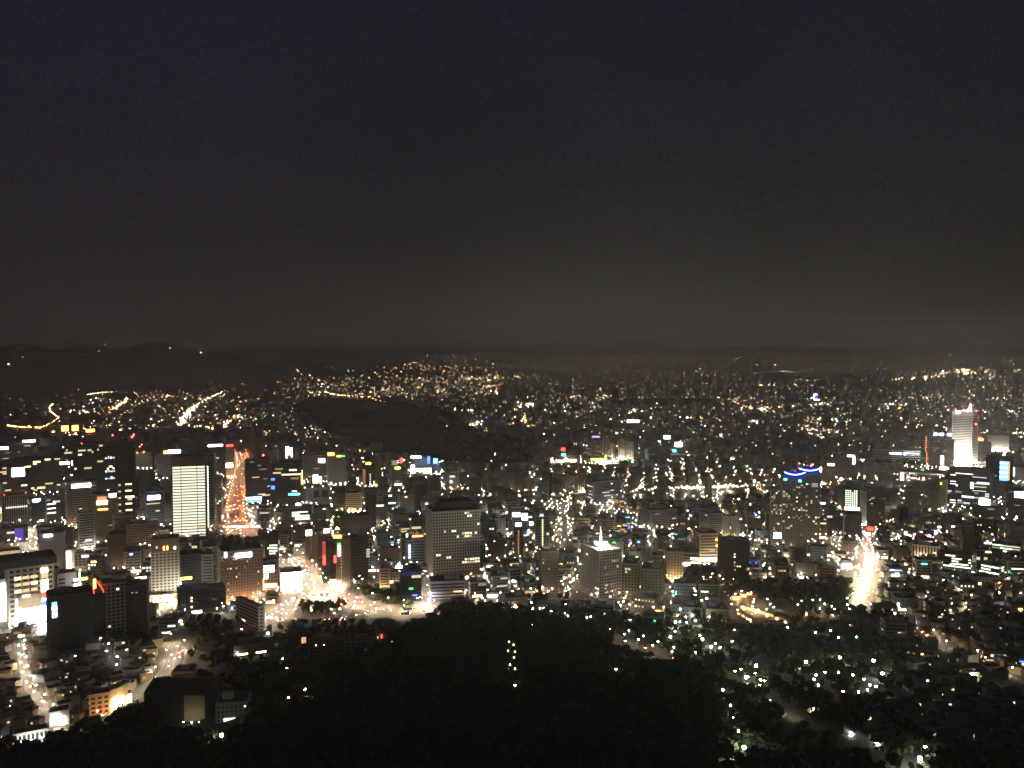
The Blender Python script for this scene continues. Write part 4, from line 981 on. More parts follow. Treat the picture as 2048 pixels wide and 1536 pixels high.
sign(b, 1350, 885, 1364, 893, 'screen_white', 'stadium_light').data.materials[0] = emit('far_orb', (1, 1, .95), 25, True); sign(b, 1327, 872, 1340, 878, 'white_sign'); sign(b, 1345, 899, 1352, 904, 'cyan_sign')
b = H('the blue outlined far tower', 'far slim tower outlined in blue white light', 'tower', 1627, 1637, 792, 806, 30, 0, 'blank', 'dark', name='office_tower', plant=False)
sign(b, 1627.5, 788, 1629, 800, 'bluewhite_sign', 'edge_light'); sign(b, 1633, 789, 1634, 800, 'blue_sign', 'edge_light'); sign(b, 1628, 798.5, 1637, 800, 'bluewhite_sign', 'edge_light'); sign(b, 1629, 788, 1634, 790, 'white_sign', 'edge_light')
b = H('the white billboard hut', 'small grey hut block with a blazing white lamp at its roof, street side', 'building', 1544, 1580, 1078, 1092, 18, 3, 'ribbon', 'tan', 3.4, 4, .02, 'W', 4, name='office_building')
sign(b, 1547, 1066, 1562, 1077, 'screen_white', 'stadium_light')
b = H('the slim light mast block', 'dark block with a slim pale mast and violet lamp beside the avenue', 'office building', 1688, 1720, 1030, 1080, 22, 3, 'glass', 'dark', p=.006, pal='D', limit=3, name='office_building')
part('mast', MB().box(-b.w / 2 - .6, -b.w / 2 + .6, -b.d / 2 - 2, -b.d / 2 - .9, 0, b.h + 4), 'pale_wall', b.root); spots(b, [(1690, 1031), (1689, 1034)], 'violet_glow', 2)
b = H('the bright cross street shop', 'small shop with a blazing white front by the crossing', 'shop', 1683, 1702, 1122, 1138, 12, 3, 'blank', 'white', name='shop_building'); sign(b, 1686, 1128, 1702, 1136, 'screen_white', 'lit_shopfront')
spots(b, [(1705, 1133), (1712, 1132), (1718, 1134)], 'yellow_sign', 2)
b = H('the red roof sign shop', 'small shop with a red and white sign at the end of the avenue', 'shop', 1732, 1748, 1056, 1074, 12, 3, 'slot', 'tan', name='shop_building'); sign(b, 1734, 1054, 1746, 1060, 'red_sign'); sign(b, 1706, 1066, 1718, 1078, 'screen_white', 'lit_shopfront'); sign(b, 1729, 1066, 1740, 1071, 'warm_sign')
b = H('the magenta bar block', 'low block with magenta and white bar signs', 'bar', 1808, 1832, 1062, 1076, 14, 0, 'slot', 'dark', name='shop_building'); sign(b, 1809, 1064, 1815, 1071, 'orange_sign'); sign(b, 1815, 1070, 1823, 1073, 'warm_sign'); sign(b, 1826, 1067, 1829, 1072, 'magenta_sign')
b = H('the second magenta bar', 'low block with one magenta framed white sign', 'bar', 1848, 1866, 1066, 1076, 14, 0, 'slot', 'dark', name='shop_building'); sign(b, 1850, 1070, 1863, 1074, 'magenta_sign'); sign(b, 1852, 1071, 1861, 1073, 'warm_sign', out=1)
# -- near left and the hill foot
b = H('the orange washed block', 'four storey block washed by orange light with a curved right wing', 'office building', 184, 216, 1391, 1428, 12, 0, 'grid', 'cream', 4.2, 5.2, 0, name='office_building', plant=False)
pts = [(b.w / 2 + .5, -b.d / 2), (b.w / 2 + 6, -b.d / 2 + 3), (b.w / 2 + 11, -b.d / 2 + 8), (b.w / 2 + 14, -b.d / 2 + 13), (b.w / 2 + 8, -b.d / 2 + 16), (b.w / 2 + .5, -b.d / 2 + 12)]
mb = MB()
for i in range(len(pts)):
    (xa, ya), (xb, yb_) = pts[i], pts[(i + 1) % len(pts)]
    mb.face([(xa, ya, -2), (xb, yb_, -2), (xb, yb_, b.h + 3), (xa, ya, b.h + 3)])
mb.face([(x, y, b.h + 3) for x, y in pts])
part('curved_wing', mb, 'cream_wall', b.root)
for i in range(4):
    part('sodium_floodlight', MB().box(b.w / 2 + 4 + i * 3.4, b.w / 2 + 4.7 + i * 3.4, -b.d / 2 - 5 + i * 3, -b.d / 2 - 4.3 + i * 3, 5, 5.7), 'warm_lamp', b.root)
part('sodium_floodlight', MB().box(-2, -1.4, -b.d / 2 - 9, -b.d / 2 - 8.4, 6, 6.6), 'sodium_lamp', b.root)
b = H('the round billboard kiosk', 'small kiosk with a blazing white pink lamp beside the orange block', 'kiosk', 243, 262, 1390, 1408, 8, 0, 'blank', 'pale', name='kiosk', plant=False)
sign(b, 245, 1391, 262, 1405, 'screen_white', 'wall_screen')
b = H('the big dark hall roof', 'big unlit hall with a pale lit gable end below the bend', 'hall', 300, 440, 1398, 1450, 34, -24, 'blank', 'dark', name='great_hall', plant=False)
part('pitched_roof', MB().face([(-b.w / 2 - 1, -b.d / 2 - 1.2, b.h + 1), (b.w / 2 + 1, -b.d / 2 - 1.2, b.h + 1), (b.w / 2 + 1, 0, b.h + 7), (-b.w / 2 - 1, 0, b.h + 7)]).face([(b.w / 2 + 1, b.d / 2 + 1.2, b.h + 1), (-b.w / 2 - 1, b.d / 2 + 1.2, b.h + 1), (-b.w / 2 - 1, 0, b.h + 7), (b.w / 2 + 1, 0, b.h + 7)]).face([(b.w / 2 + .9, -b.d / 2 - 1.1, b.h + 1), (b.w / 2 + .9, b.d / 2 + 1.1, b.h + 1), (b.w / 2 + .9, 0, b.h + 6.9)]).face([(-b.w / 2 - .9, b.d / 2 + 1.1, b.h + 1), (-b.w / 2 - .9, -b.d / 2 - 1.1, b.h + 1), (-b.w / 2 - .9, 0, b.h + 6.9)]), 'tile_roof', b.root)
part('lit_gable', MB().box(b.w * .16, b.w * .5, -b.d / 2 - 1.0, -b.d / 2 - .5, .5, b.h + .6), 'cream_wall', b.root)
for u in (.22, .36, .48):
    part('gable_spotlight', MB().box(b.w * u - .25, b.w * u + .25, -b.d / 2 - 9.5, -b.d / 2 - 9, 3.5, 4), emit('gable_lamp%d' % int(u * 100), (1, .9, .6), 90, True).name, b.root)
b = H('the left bright alley shop', 'small shop glowing white at the foot of the alley', 'shop', 104, 134, 1424, 1452, 10, 0, 'blank', 'white', name='shop_building', plant=False)
sign(b, 106, 1428, 118, 1441, 'white_sign', 'lit_shopfront'); sign(b, 119, 1434, 131, 1450, 'warm_sign', 'lit_shopfront')
b = H('the white strip roof', 'long low hall with a row of pale columns at the bottom edge', 'hall', 36, 88, 1466, 1482, 10, 0, 'fin', 'pale', 5, 3, 0, name='office_building', plant=False)
floodlights(b, 3, 'white_lamp', 5, .35, 3)
for (x0, x1, yt, yb, r, l, sh) in ((470, 545, 1292, 1312, 4, 'long low school wing with a few yellow strips of light', 'the yellow strip wing'), (620, 700, 1285, 1312, 2, 'low dark school with two rows of small warm windows', 'the warm windowed school'), (575, 612, 1262, 1290, 4, 'small dark house block with orange lit doorway', 'the doorway house')):
    b = H(sh, l, 'school', x0, x1, yt, yb, 14, r, 'slot', 'brown', 3.6, 3.6, .0, name='school_building')
    if 'strips' in l: sign(b, 475, 1305, 495, 1308, 'warm_sign', 'lit_strip', .3, .2); sign(b, 512, 1305, 532, 1308, 'warm_sign', 'lit_strip', .3, .2)
    if 'rows' in l:
        for x, y in ((632, 1289), (644, 1290), (648, 1290), (653, 1291), (627, 1307), (635, 1307), (645, 1307), (651, 1308), (676, 1309), (683, 1309), (690, 1310)):
            sign(b, x - 1, y - 1.5, x + 1, y + 1.5, 'warm_sign', 'window', .2, .1)
    if 'doorway' in l: sign(b, 603, 1276, 612, 1288, 'orange_window', 'lit_doorway', .3, .2)
# walled traditional court with gold lit walls
def wall_thing(label, pts, h, mk, wallm='cream_wall', name='garden_wall', eave='tile_roof', lamp='sodium_lamp', gap=9):
    w3 = unproject([p[0] for p in pts], [p[1] for p in pts])[0]
    c = w3.mean(0)
    t = thing(name, label, 'wall', tuple(c))
    q = smooth_line(w3[:, :2], 8)
    mb, cap = MB(), MB()
    for i in range(len(q) - 1):
        a, d_ = q[i], q[i + 1]
        m_ = (a + d_) / 2; L = np.linalg.norm(d_ - a); yaw = math.atan2(d_[1] - a[1], d_[0] - a[0])
        z = gzf(*m_) - c[2]
        mb.rbox(m_[0] - c[0], m_[1] - c[1], L + .1, .6, z - 1, z + h, yaw); cap.rbox(m_[0] - c[0], m_[1] - c[1], L + .1, 1.5, z + h, z + h + .5, yaw)
        if i % 2 == 0:
            part('wall_lamp', MB().rbox(m_[0] - c[0], m_[1] - c[1] - gap * .25, .9, .5, z + .5, z + 1.1, 0), lamp, t)
    part('wall', mb, wallm, t); part('coping', cap, eave, t)
wall_thing('gold lit wall on the near left side of the old walled court', [(1474, 1226), (1490, 1235), (1503, 1245)], 4, None)
wall_thing('gold lit wall along the far side of the old walled court', [(1480, 1217), (1502, 1220), (1530, 1230), (1560, 1240), (1574, 1246)], 4, None)
wall_thing('short lit terrace wall left of the old walled court', [(1412, 1246), (1430, 1244), (1448, 1242)], 3, None, lamp='warm_lamp')
wall_thing('pale lit parapet of the bridge at the lower right', [(1688, 1466), (1720, 1478), (1745, 1487), (1766, 1494)], 3.2, None, 'white_wall', 'bridge_parapet', 'pale_wall', 'bridge_lamp' if 'bridge_lamp' in MATS else emit('bridge_lamp', (1, .95, .8), 260, True).name, 5)
def hanok(px, py, w, label):
    g = P(px, py); t = thing('pavilion', label, 'pavilion', tuple(g), -math.atan2(g[0], g[1]) + .2)
    part('wall', MB().box(-w / 2, w / 2, -4, 4, -1, 4), 'cream_wall', t)
    mb = MB()
    e = 1.8
    A = [(-w / 2 - e, -4 - e, 4.4), (w / 2 + e, -4 - e, 4.4), (w / 2 + e, 4 + e, 4.4), (-w / 2 - e, 4 + e, 4.4)]; R0, R1 = (-w / 2 + 2, 0, 7.5), (w / 2 - 2, 0, 7.5)
    mb.face([A[0], A[1], R1, R0]).face([A[2], A[3], R0, R1]).face([A[1], A[2], R1]).face([A[3], A[0], R0]).face(A[::-1])
    part('roof', mb, 'tile_roof', t)
    part('eave_lamp', MB().box(-w * .2, -w * .2 + .7, -6.6, -6, 1.5, 2.2), 'sodium_lamp', t)
    part('eave_lamp', MB().box(w * .25, w * .25 + .7, -6.6, -6, 1.5, 2.2), 'sodium_lamp', t)
for a in ((1480, 1192, 14, 'tile roofed pavilion with orange lamps in the trees above the walled court'), (1494, 1187, 11, 'smaller tile roofed pavilion glowing orange behind the first one'), (1470, 1197, 9, 'smallest tile roofed pavilion at the left of the orange group'),
          (1316, 1225, 12, 'orange lit pavilion at the edge of the dark wood'), (1560, 1238, 12, 'tile roofed gatehouse at the right end of the walled court'), (1690, 1247, 12, 'lone orange lit pavilion right of the walled court'), (1604, 1228, 11, 'dim pavilion between walled court and lone pavilion')):
    hanok(*a)

# ------------------------------------------------------------------ woods and parks (frame outlines laid on the ground)
WOODS = [[(620, 797), (760, 803), (880, 818), (935, 850), (970, 868), (1062, 884), (1070, 930), (960, 934), (800, 916), (725, 890), (640, 858), (580, 820)],      # palace woods
         [(1240, 1010), (1300, 1000), (1420, 1003), (1440, 1022), (1380, 1024), (1300, 1016)], [(1450, 994), (1560, 992), (1560, 1012), (1440, 1016)],
         [(700, 1178), (800, 1172), (836, 1200), (830, 1218), (760, 1206), (715, 1194)], [(594, 1212), (618, 1202), (652, 1198), (686, 1207), (698, 1222), (668, 1232), (602, 1230)],
         [(1380, 1132), (1440, 1128), (1430, 1158), (1370, 1162)], [(1450, 1170), (1700, 1160), (1700, 1205), (1560, 1218), (1450, 1185)],
         [(1040, 1195), (1160, 1200), (1240, 1210), (1240, 1225), (1040, 1215)], [(400, 1070), (540, 1085), (560, 1110), (440, 1100), (380, 1085)],
         [(1700, 1215), (1800, 1240), (1830, 1265), (1700, 1240)], [(1250, 800), (1420, 800), (1440, 812), (1180, 812)], [(1480, 745), (1700, 748), (1760, 775), (1480, 765)], [(1780, 912), (1850, 914), (1850, 935), (1700, 935)]]
SLOPE = [(450, 1490), (520, 1440), (560, 1370), (640, 1320), (760, 1300), (800, 1265), (850, 1225), (900, 1212), (1010, 1218), (1100, 1225), (1250, 1235), (1330, 1265), (1400, 1335), (1450, 1400), (1490, 1560), (300, 1560)]
PARK = [(1280, 1228), (1500, 1250), (1600, 1240), (1720, 1250), (1800, 1300), (1840, 1380), (1760, 1420), (1560, 1400), (1480, 1370), (1400, 1330), (1330, 1262)]
LEFTEDGE = [(-80, 1500), (60, 1488), (150, 1462), (200, 1440), (280, 1405), (300, 1440), (330, 1470), (440, 1480), (450, 1560), (-80, 1560)]
FORE = [(-80, 1545), (2130, 1545), (2130, 3200), (-80, 3200)]
EASTSLOPE = [(1480, 1400), (1560, 1470), (1700, 1500), (1800, 1470), (1900, 1500), (2130, 1540), (1480, 1560)]
HOUSES_E = [(1830, 1240), (2080, 1380), (2080, 1540), (1900, 1490), (1790, 1455), (1700, 1455), (1640, 1430), (1770, 1425), (1850, 1385), (1810, 1300)]
GAP = [(1395, 1335), (1480, 1372), (1545, 1398), (1650, 1425), (1690, 1445), (1640, 1470), (1540, 1475), (1480, 1530), (1450, 1400)]
COURT = [(1582, 1170), (1720, 1180), (1722, 1244), (1640, 1240), (1590, 1222)]
GAP2 = [(1530, 1365), (1600, 1398), (1780, 1420), (1792, 1455), (1700, 1458), (1640, 1428), (1560, 1402)]
YARD = [(372, 1236), (470, 1244), (560, 1262), (600, 1248), (700, 1244), (800, 1258), (640, 1318), (560, 1366), (520, 1436), (400, 1396), (374, 1330)]
YARD2 = [(212, 1236), (300, 1236), (344, 1290), (250, 1302), (206, 1290)]
HOUSES_W = [(-60, 1262), (330, 1290), (330, 1340), (240, 1390), (180, 1420), (120, 1470), (-60, 1490)]
HOUSES_E2 = [(1760, 1130), (2100, 1150), (2100, 1385), (1840, 1250), (1760, 1225)]

class Occ:
    """Ground already taken, as discs in a hash grid."""
    def __init__(self, c=30.0):
        self.c, self.g = c, {}
    def add(self, x, y, r):
        k = (int(x // self.c), int(y // self.c))
        self.g.setdefault(k, []).append((x, y, r))
    def free(self, x, y, r):
        a = int((r + 45) // self.c) + 1
        kx, ky = int(x // self.c), int(y // self.c)
        for i in range(kx - a, kx + a + 1):
            for j in range(ky - a, ky + a + 1):
                for (u, v, q) in self.g.get((i, j), ()):
                    if (u - x) ** 2 + (v - y) ** 2 < (q + r) ** 2:
                        return False
        return True
OCC = Occ()
for b in HEROES:
    n = max(1, int(b.w / max(8, b.d * .8)))
    for i in range(n):
        u = -b.w / 2 + (i + .5) * b.w / n
        OCC.add(b.X + u * math.cos(b.yaw), b.Y + u * math.sin(b.yaw), max(b.w / n, b.d) * .52)
ROADQ = []
for r in ROADS:
    q = r['q']
    for i in range(len(q)):
        ROADQ.append((q[i, 0], q[i, 1], r['w'] / 2))
        OCC.add(q[i, 0], q[i, 1], r['w'] / 2)

def roof_limit(X, Y, w, d):
    """Lowest frame line anything standing here must stay under (largest y), from the landmarks behind it."""
    px, py = project(X, Y, gzf(X, Y))
    hw = (w + d) * .36 / Y * FPX
    lim = -1
    for (x0, x1, yb) in KEEP:
        if py > yb + 1 and px + hw > x0 and px - hw < x1:
            lim = max(lim, yb)
    return px, py, lim

# ------------------------------------------------------------------ ordinary buildings
TONE = dict(pale='pale', grey='grey', tan='tan', brown='brown', dark='dark', cream='cream', olive='olive', bluegrey='blue grey', redbrown='reddish')
COUNT = dict(office_block=0, apartment_block=0, house=0)
LABELS = {}
FILL = []
STUFFB = []
cands = []
for (cell, yaw0, n) in ((31.0, .22, 0), (31.0, -.18, 1)):
    for i in range(-60, 60):
        for j in range(0, 75):
            u = i * cell + RND.uniform(-5, 5); v = 560 + j * cell + RND.uniform(-5, 5)
            X = u * math.cos(yaw0) - (v - 560) * math.sin(yaw0); Y = 560 + u * math.sin(yaw0) + (v - 560) * math.cos(yaw0)
            if Y < 560 or (X < 60) != (n == 0): continue
            if abs(X) > Y * .66 + 30: continue
            cands.append((Y, X, yaw0))
cands.sort()
ys_, xs_ = np.array([c[0] for c in cands]), np.array([c[1] for c in cands])
pxs, pys = project(xs_, ys_, gz(xs_, ys_))
blocked = np.zeros(len(cands), bool)
for poly in WOODS + [[(1440, 1168), (1720, 1165), (1720, 1252), (1440, 1252)], GAP, YARD, YARD2, SLOPE, PARK, LEFTEDGE, FORE, EASTSLOPE, HOUSES_E, HOUSES_W]:
    blocked |= in_poly(pxs, pys, poly)
WALLS = ['grey', 'tan', 'bluegrey', 'dark', 'cream', 'olive', 'bluegrey', 'redbrown', 'pale', 'grey', 'grey', 'dark', 'brown', 'pale', 'pale']
def heroes_near(px, py, n=5):
    return sorted(HEROES, key=lambda b: ((b.px[0] + b.px[1]) / 2 - px) ** 2 + (2.0 * (b.px[3] - py)) ** 2)[:n]
def relation(px, py, b):
    x0, x1, yt, yb = b.px
    if x0 - 4 <= px <= x1 + 4:
        return ('below ' if py > yb else 'behind ') + b.short
    return ('left of ' if px < x0 else 'right of ') + b.short
def make_label(parts_list, px, py, rels=True):
    """First unused label built from the look and the nearest landmark."""
    for b in heroes_near(px, py, 6):
        for look in parts_list:
            s = look + ' ' + relation(px, py, b)
            if len(s.split()) <= 16 and s not in LABELS:
                LABELS[s] = 1
                return s
    return None
def filler(X, Y, yaw, w, d, h, kind, px, py):
    style = RND.choice(['grid', 'ribbon', 'slot', 'slot', 'glass', 'grid'] if kind == 'office_block' else ['slot', 'grid', 'slot', 'ribbon'])
    wall = RND.choice(WALLS)
    fh = RND.choice((3.3, 3.6, 4.0)); bay = RND.choice((3.2, 3.8, 4.4, 5.0))
    b = building(kind, None, {'office_block': 'office building', 'apartment_block': 'apartment block'}[kind], X, Y, yaw, w, d, h, style, wall, fh, bay, roof=RND.choice(['roof_membrane', 'roof_membrane', 'green_roof_paint']))
    az = math.atan2(X, Y)
    faces = ('front', 'right') if az + yaw < 0 else ('front', 'left')
    pal = RND.choice('WNNCGGODYMBC')
    p = RND.choice((0, .02, .04, .07, .11, .18, .3))
    nw = add_windows(b, p, pal, RND.choice((4, 7, 11, 18)), faces) if p else 0
    sg = ''
    if RND.random() < .30:
        mk, nm = RND.choice((('white_sign', 'white'), ('warm_sign', 'warm white'), ('red_sign', 'red'), ('blue_sign', 'blue'), ('green_sign', 'green'), ('orange_sign', 'orange'), ('white_sign', 'white'), ('bluewhite_sign', 'blue white'), ('warm_sign', 'warm white'), ('cyan_sign', 'cyan')))
        if RND.random() < .5:
            sw = w * RND.uniform(.15, .4); z = h - RND.uniform(1, 3); u = RND.uniform(-.3, .3) * w
            part('illuminated_sign', MB().box(u - sw / 2, u + sw / 2, -d / 2 - 1.1, -d / 2 - .6, z - RND.uniform(.8, 1.8), z), mk, b.root)
            sg = nm + ' sign near its top'
        else:
            u = RND.choice((-.42, .42)) * w; z = RND.uniform(.3, .8) * h
            part('illuminated_sign', MB().box(u - .6, u + .6, -d / 2 - 1.4, -d / 2 - .6, z - min(h * .25, 5), z), mk, b.root)
            sg = nm + ' sign down its front'
    if RND.random() < .55:
        sw = w * RND.uniform(.3, .8); u = (w - sw) * RND.uniform(-.5, .5)
        part('lit_shopfront', MB().box(u - sw / 2, u + sw / 2, -d / 2 - .9, -d / 2 - .55, .6, 3.2), RND.choice(['bright_warm_window', 'shop_glow_warm', 'shop_glow_white', 'bright_white_window', 'orange_window', 'shop_glow_warm']), b.root)
    size = 'tall' if h > 38 else 'mid-rise' if h > 20 else 'low'
    noun = 'block' if kind == 'office_block' else 'flats'
    lit = 'no lit windows' if nw == 0 else 'few lit windows' if nw < 5 else 'scattered lit windows' if nw < 10 else 'many lit windows'
    t = TONE[wall]
    looks = ([f'{size} {t} {noun} with {sg}', f'{size} {t} {noun} with {sg} and {lit}'] if sg else []) + [f'{size} {t} {noun} with {lit}', f'{"broad" if w > d * 1.4 else "narrow"} {size} {t} {noun} with {lit}']
    lab = make_label(looks, px, py)
    b.root['group'] = 'ordinary city blocks between the landmarks' if kind == 'office_block' else 'ordinary flats between the landmarks'
    b.root['label'] = lab or looks[-1] + ' ' + relation(px, py, heroes_near(px, py, 1)[0])
    FILL.append(b)
emit('shop_glow_warm', (1, .72, .38), 5, True)
emit('shop_glow_white', (1, .95, .85), 6, True)
order = list(range(len(cands)))
for k in order:
    Y, X, yaw0 = cands[k]
    if blocked[k]: continue
    px, py = float(pxs[k]), float(pys[k])
    if not (-60 < px < 2110): continue
    if in_poly([px], [py], HOUSES_E2)[0] and RND.random() < .75: continue
    w, d = RND.uniform(13, 26), RND.uniform(12, 20)
    if py < 1120 and px < 520: w, d, h = w * 1.25, d * 1.2, RND.choice((18, 25, 32, 45, 60)) * RND.uniform(.8, 1.2)
    elif px < 1040: h = RND.choice((11, 15, 18, 24, 34)) * RND.uniform(.8, 1.25)
    elif px < 1520: h = RND.choice((9, 12, 15, 18, 28)) * RND.uniform(.8, 1.25)
    else: h = RND.choice((8, 10, 13, 17, 30)) * RND.uniform(.8, 1.25)
    if py > 1200: h = RND.uniform(7, 14)
    q, _, lim = roof_limit(X, Y, w, d)
    if lim > 0:
        h = min(h, z_at(Y, lim) - gzf(X, Y) - 4)
        if h < 5: continue
    if not OCC.free(X, Y, math.hypot(w, d) * .40): continue
    yaw = yaw0 + RND.choice((0, math.pi / 2)) + RND.uniform(-.06, .06)
    if abs(math.sin(yaw)) > .7: yaw -= math.pi / 2 * (1 if yaw > .8 else 0)
    kind = 'office_block' if h > 15.5 else 'apartment_block'
    OCC.add(X, Y, math.hypot(w, d) * .42)
    if COUNT[kind] < 292:
        COUNT[kind] += 1
        filler(X, Y, yaw, w, d, h, kind, px, py)
    else:
        STUFFB.append((X, Y, w, d, h, yaw))

# ------------------------------------------------------------------ low houses (packed quarters at both sides of the hill)
def house_mesh(w, d, h, flat):
    mb = MB().box(-w / 2, w / 2, -d / 2, d / 2, -3, h)
    if flat:
        for (a, q, c, e_) in ((-w / 2 - .1, w / 2 + .1, -d / 2 - .1, -d / 2 + .2), (-w / 2 - .1, w / 2 + .1, d / 2 - .2, d / 2 + .1), (-w / 2 - .1, -w / 2 + .2, -d / 2 + .21, d / 2 - .21), (w / 2 - .2, w / 2 + .1, -d / 2 + .21, d / 2 - .21)):
            mb.box(a, q, c, e_, h - .1, h + .8)
    rf = MB()
    if flat:
        rf.box(-w / 2 + .3, w / 2 - .3, -d / 2 + .3, d / 2 - .3, h - .02, h + .15); rf.box(w * .1, w * .1 + 2.4, -1.2, 1.2, h + .1, h + 2.4)
    else:
        A = [(-w / 2 - .5, -d / 2 - .5, h), (w / 2 + .5, -d / 2 - .5, h), (w / 2 + .5, d / 2 + .5, h), (-w / 2 - .5, d / 2 + .5, h)]
        R0, R1 = (-w / 2 + d * .3, 0, h + 2.6), (w / 2 - d * .3, 0, h + 2.6)
        rf.face([A[0], A[1], R1, R0]).face([A[2], A[3], R0, R1]).face([A[1], A[2], R1]).face([A[3], A[0], R0]).face(A[::-1])
    return mb, rf
HPROTO = []
for k in range(8):
    w, d, h, flat = RND.uniform(8, 13), RND.uniform(7, 10), RND.choice((4.0, 6.5, 6.5, 9.0)), k % 3 != 2
    mb, rf = house_mesh(w, d, h, flat)
    HPROTO.append((mb.mesh('house_wall', [['tan_wall', 'grey_wall', 'brown_wall', 'cream_wall', 'redbrown_wall', 'pale_wall', 'grey_wall', 'brown_wall'][k]]), rf.mesh('house_roof', [['roof_membrane', 'green_roof_paint', 'tile_roof'][k % 3]]), w, d, h, ['tan', 'grey', 'brown', 'cream', 'reddish', 'pale', 'grey', 'brown'][k], 'flat' if flat else 'tiled'))
hc = []
for poly in (HOUSES_E, HOUSES_W, HOUSES_E2):
    xs, ys = zip(*poly)
    for _ in range(1500):
        px, py = RND.uniform(min(xs), max(xs)), RND.uniform(min(ys), max(ys))
        if in_poly([px], [py], poly)[0]: hc.append((px, py, poly is HOUSES_W))
W3 = unproject([c[0] for c in hc], [c[1] for c in hc])[0]
EXTRAH = []
for (px, py, west), g in zip(hc, W3):
    k = RND.randrange(8)
    wm, rm, w, d, h, tone, rk = HPROTO[k]
    X, Y = float(g[0]), float(g[1])
    if not OCC.free(X, Y, math.hypot(w, d) * .44): continue
    lim = roof_limit(X, Y, w, d)[2]
    if lim > 0 and z_at(Y, lim) - g[2] - 3 < h: continue
    OCC.add(X, Y, math.hypot(w, d) * .46)
    yaw = RND.choice((.3, -.25, .5)) + RND.uniform(-.2, .2) - math.atan2(X, Y) * .5
    if COUNT['house'] >= 300:
        EXTRAH.append((X, Y, w, d, h + 1, yaw)); continue
    COUNT['house'] += 1
    t = thing('house', 'x', 'house', (X, Y, float(g[2])), yaw, 'low houses packed below the hill')
    link('wall', wm, t); link('roof', rm, t)
    nw = RND.choice((0, 0, 1, 1, 2)); col = RND.choice('WONWDC')
    for i in range(nw):
        o = link('window', unit_window(RND.choice(PAL[col])), t, (RND.uniform(-.35, .35) * w, -d / 2 - .06, RND.uniform(1.5, max(2, h - 1)))); o.scale = (RND.uniform(1.2, 2.4), 1, 1.4)
    lit = {0: 'dark windows', 1: 'one lit window', 2: 'two lit windows'}[nw]
    lab = make_label([f'low {tone} {rk} roofed house with {lit}'], px, py) if nw else None
    t['label'] = lab or f'small {rk} roofed {tone} house in the dark packed quarter ' + ('beside the bright alley' if west else 'below the diagonal lit street')
print('houses', COUNT, 'stuff', len(STUFFB), len(EXTRAH))

# ------------------------------------------------------------------ the far city as one mass
fx, fy = [], []
n0 = 26000
Yr = np.exp(NPR.uniform(math.log(2150), math.log(11000), n0)); Xr = NPR.uniform(-.68, .68, n0) * Yr
px_, py_ = project(Xr, Yr, gz(Xr, Yr))
ok = np.ones(n0, bool)
for poly in WOODS: ok &= ~in_poly(px_, py_, poly)
ok &= ~((px_ < 560) & (py_ < 880) & (NPR.random(n0) < .85)); ok &= ~((px_ < 420) & (py_ < 785)); ok &= gz(Xr, Yr) < 75
ok &= py_ > 712
Xr, Yr, px_, py_ = Xr[ok], Yr[ok], px_[ok], py_[ok]
keep = np.ones(len(Xr), bool)
hr = np.where(NPR.random(len(Xr)) < .12, NPR.uniform(22, 42, len(Xr)), NPR.uniform(6, 15, len(Xr)))
apt = (px_ > 1000) & (py_ < 800) & (NPR.random(len(Xr)) < .45)
hr = np.where(apt, NPR.uniform(40, 70, len(Xr)), hr)
for (x0, x1, yb) in KEEP:
    hw = 14 / Yr * FPX
    m = (py_ > yb - 4) & (px_ + hw > x0) & (px_ - hw < x1)
    hr = np.where(m, np.minimum(hr, 9), hr)
for b in HEROES:
    keep &= (Xr - b.X) ** 2 + (Yr - b.Y) ** 2 > (max(b.w, b.d) * .75 + 12) ** 2
for r in ROADS:
    for p in r['q'][::2]:
        keep &= (Xr - p[0]) ** 2 + (Yr - p[1]) ** 2 > (r['w'] / 2 + 16) ** 2
Xr, Yr, hr, px_, py_ = Xr[keep], Yr[keep], hr[keep], px_[keep], py_[keep]
wr = NPR.uniform(12, 30, len(Xr)); dr = NPR.uniform(10, 18, len(Xr)); yr_ = NPR.choice([.2, -.2, .5], len(Xr)) + NPR.normal(0, .1, len(Xr))
if STUFFB or EXTRAH:
    S = np.array(STUFFB + EXTRAH)
    Xa, Ya = np.r_[Xr, S[:, 0]], np.r_[Yr, S[:, 1]]
    wa, da, ha, ya = np.r_[wr, S[:, 2]], np.r_[dr, S[:, 3]], np.r_[hr, S[:, 4]], np.r_[yr_, S[:, 5]]
else:
    Xa, Ya, wa, da, ha, ya = Xr, Yr, wr, dr, hr, yr_
V, F = np_boxes(np.stack([Xa, Ya, gz(Xa, Ya) - 3], 1), wa, da, ha + 3, ya)
mi = np.repeat(NPR.integers(0, 4, len(Xa)), 6)
me = np_mesh('distant_city', V, F, ['distant_wall', 'grey_wall', 'olive_wall', 'tan_wall'], mi)
tag(link('distant_city', me), 'mass of far off city roofs and walls fading towards the horizon', kind='stuff')

# far windows and lamps, on the far city's fronts and over its streets
LX, LY, LZ, LS, LM = [], [], [], [], []
def add_lights(X, Y, Z, S, M):
    LX.append(X); LY.append(Y); LZ.append(Z); LS.append(S); LM.append(M)
def pick(n, w):
    w = np.array(w, float)
    return NPR.choice(len(w), n, p=w / w.sum())
def facade_lights(sel, n, weights, s0):
    idx = NPR.choice(np.flatnonzero(sel), n)
    u = NPR.uniform(-.45, .45, n) * wr[idx]; z = NPR.uniform(.15, .95, n) * hr[idx]
    c, s = np.cos(yr_[idx]), np.sin(yr_[idx]); v = -dr[idx] / 2 - .6
    X = Xr[idx] + u * c - v * s; Y = Yr[idx] + u * s + v * c
    add_lights(X, Y, gz(X, Y) + z, s0 * np.exp(NPR.normal(0, .35, n)), pick(n, weights))
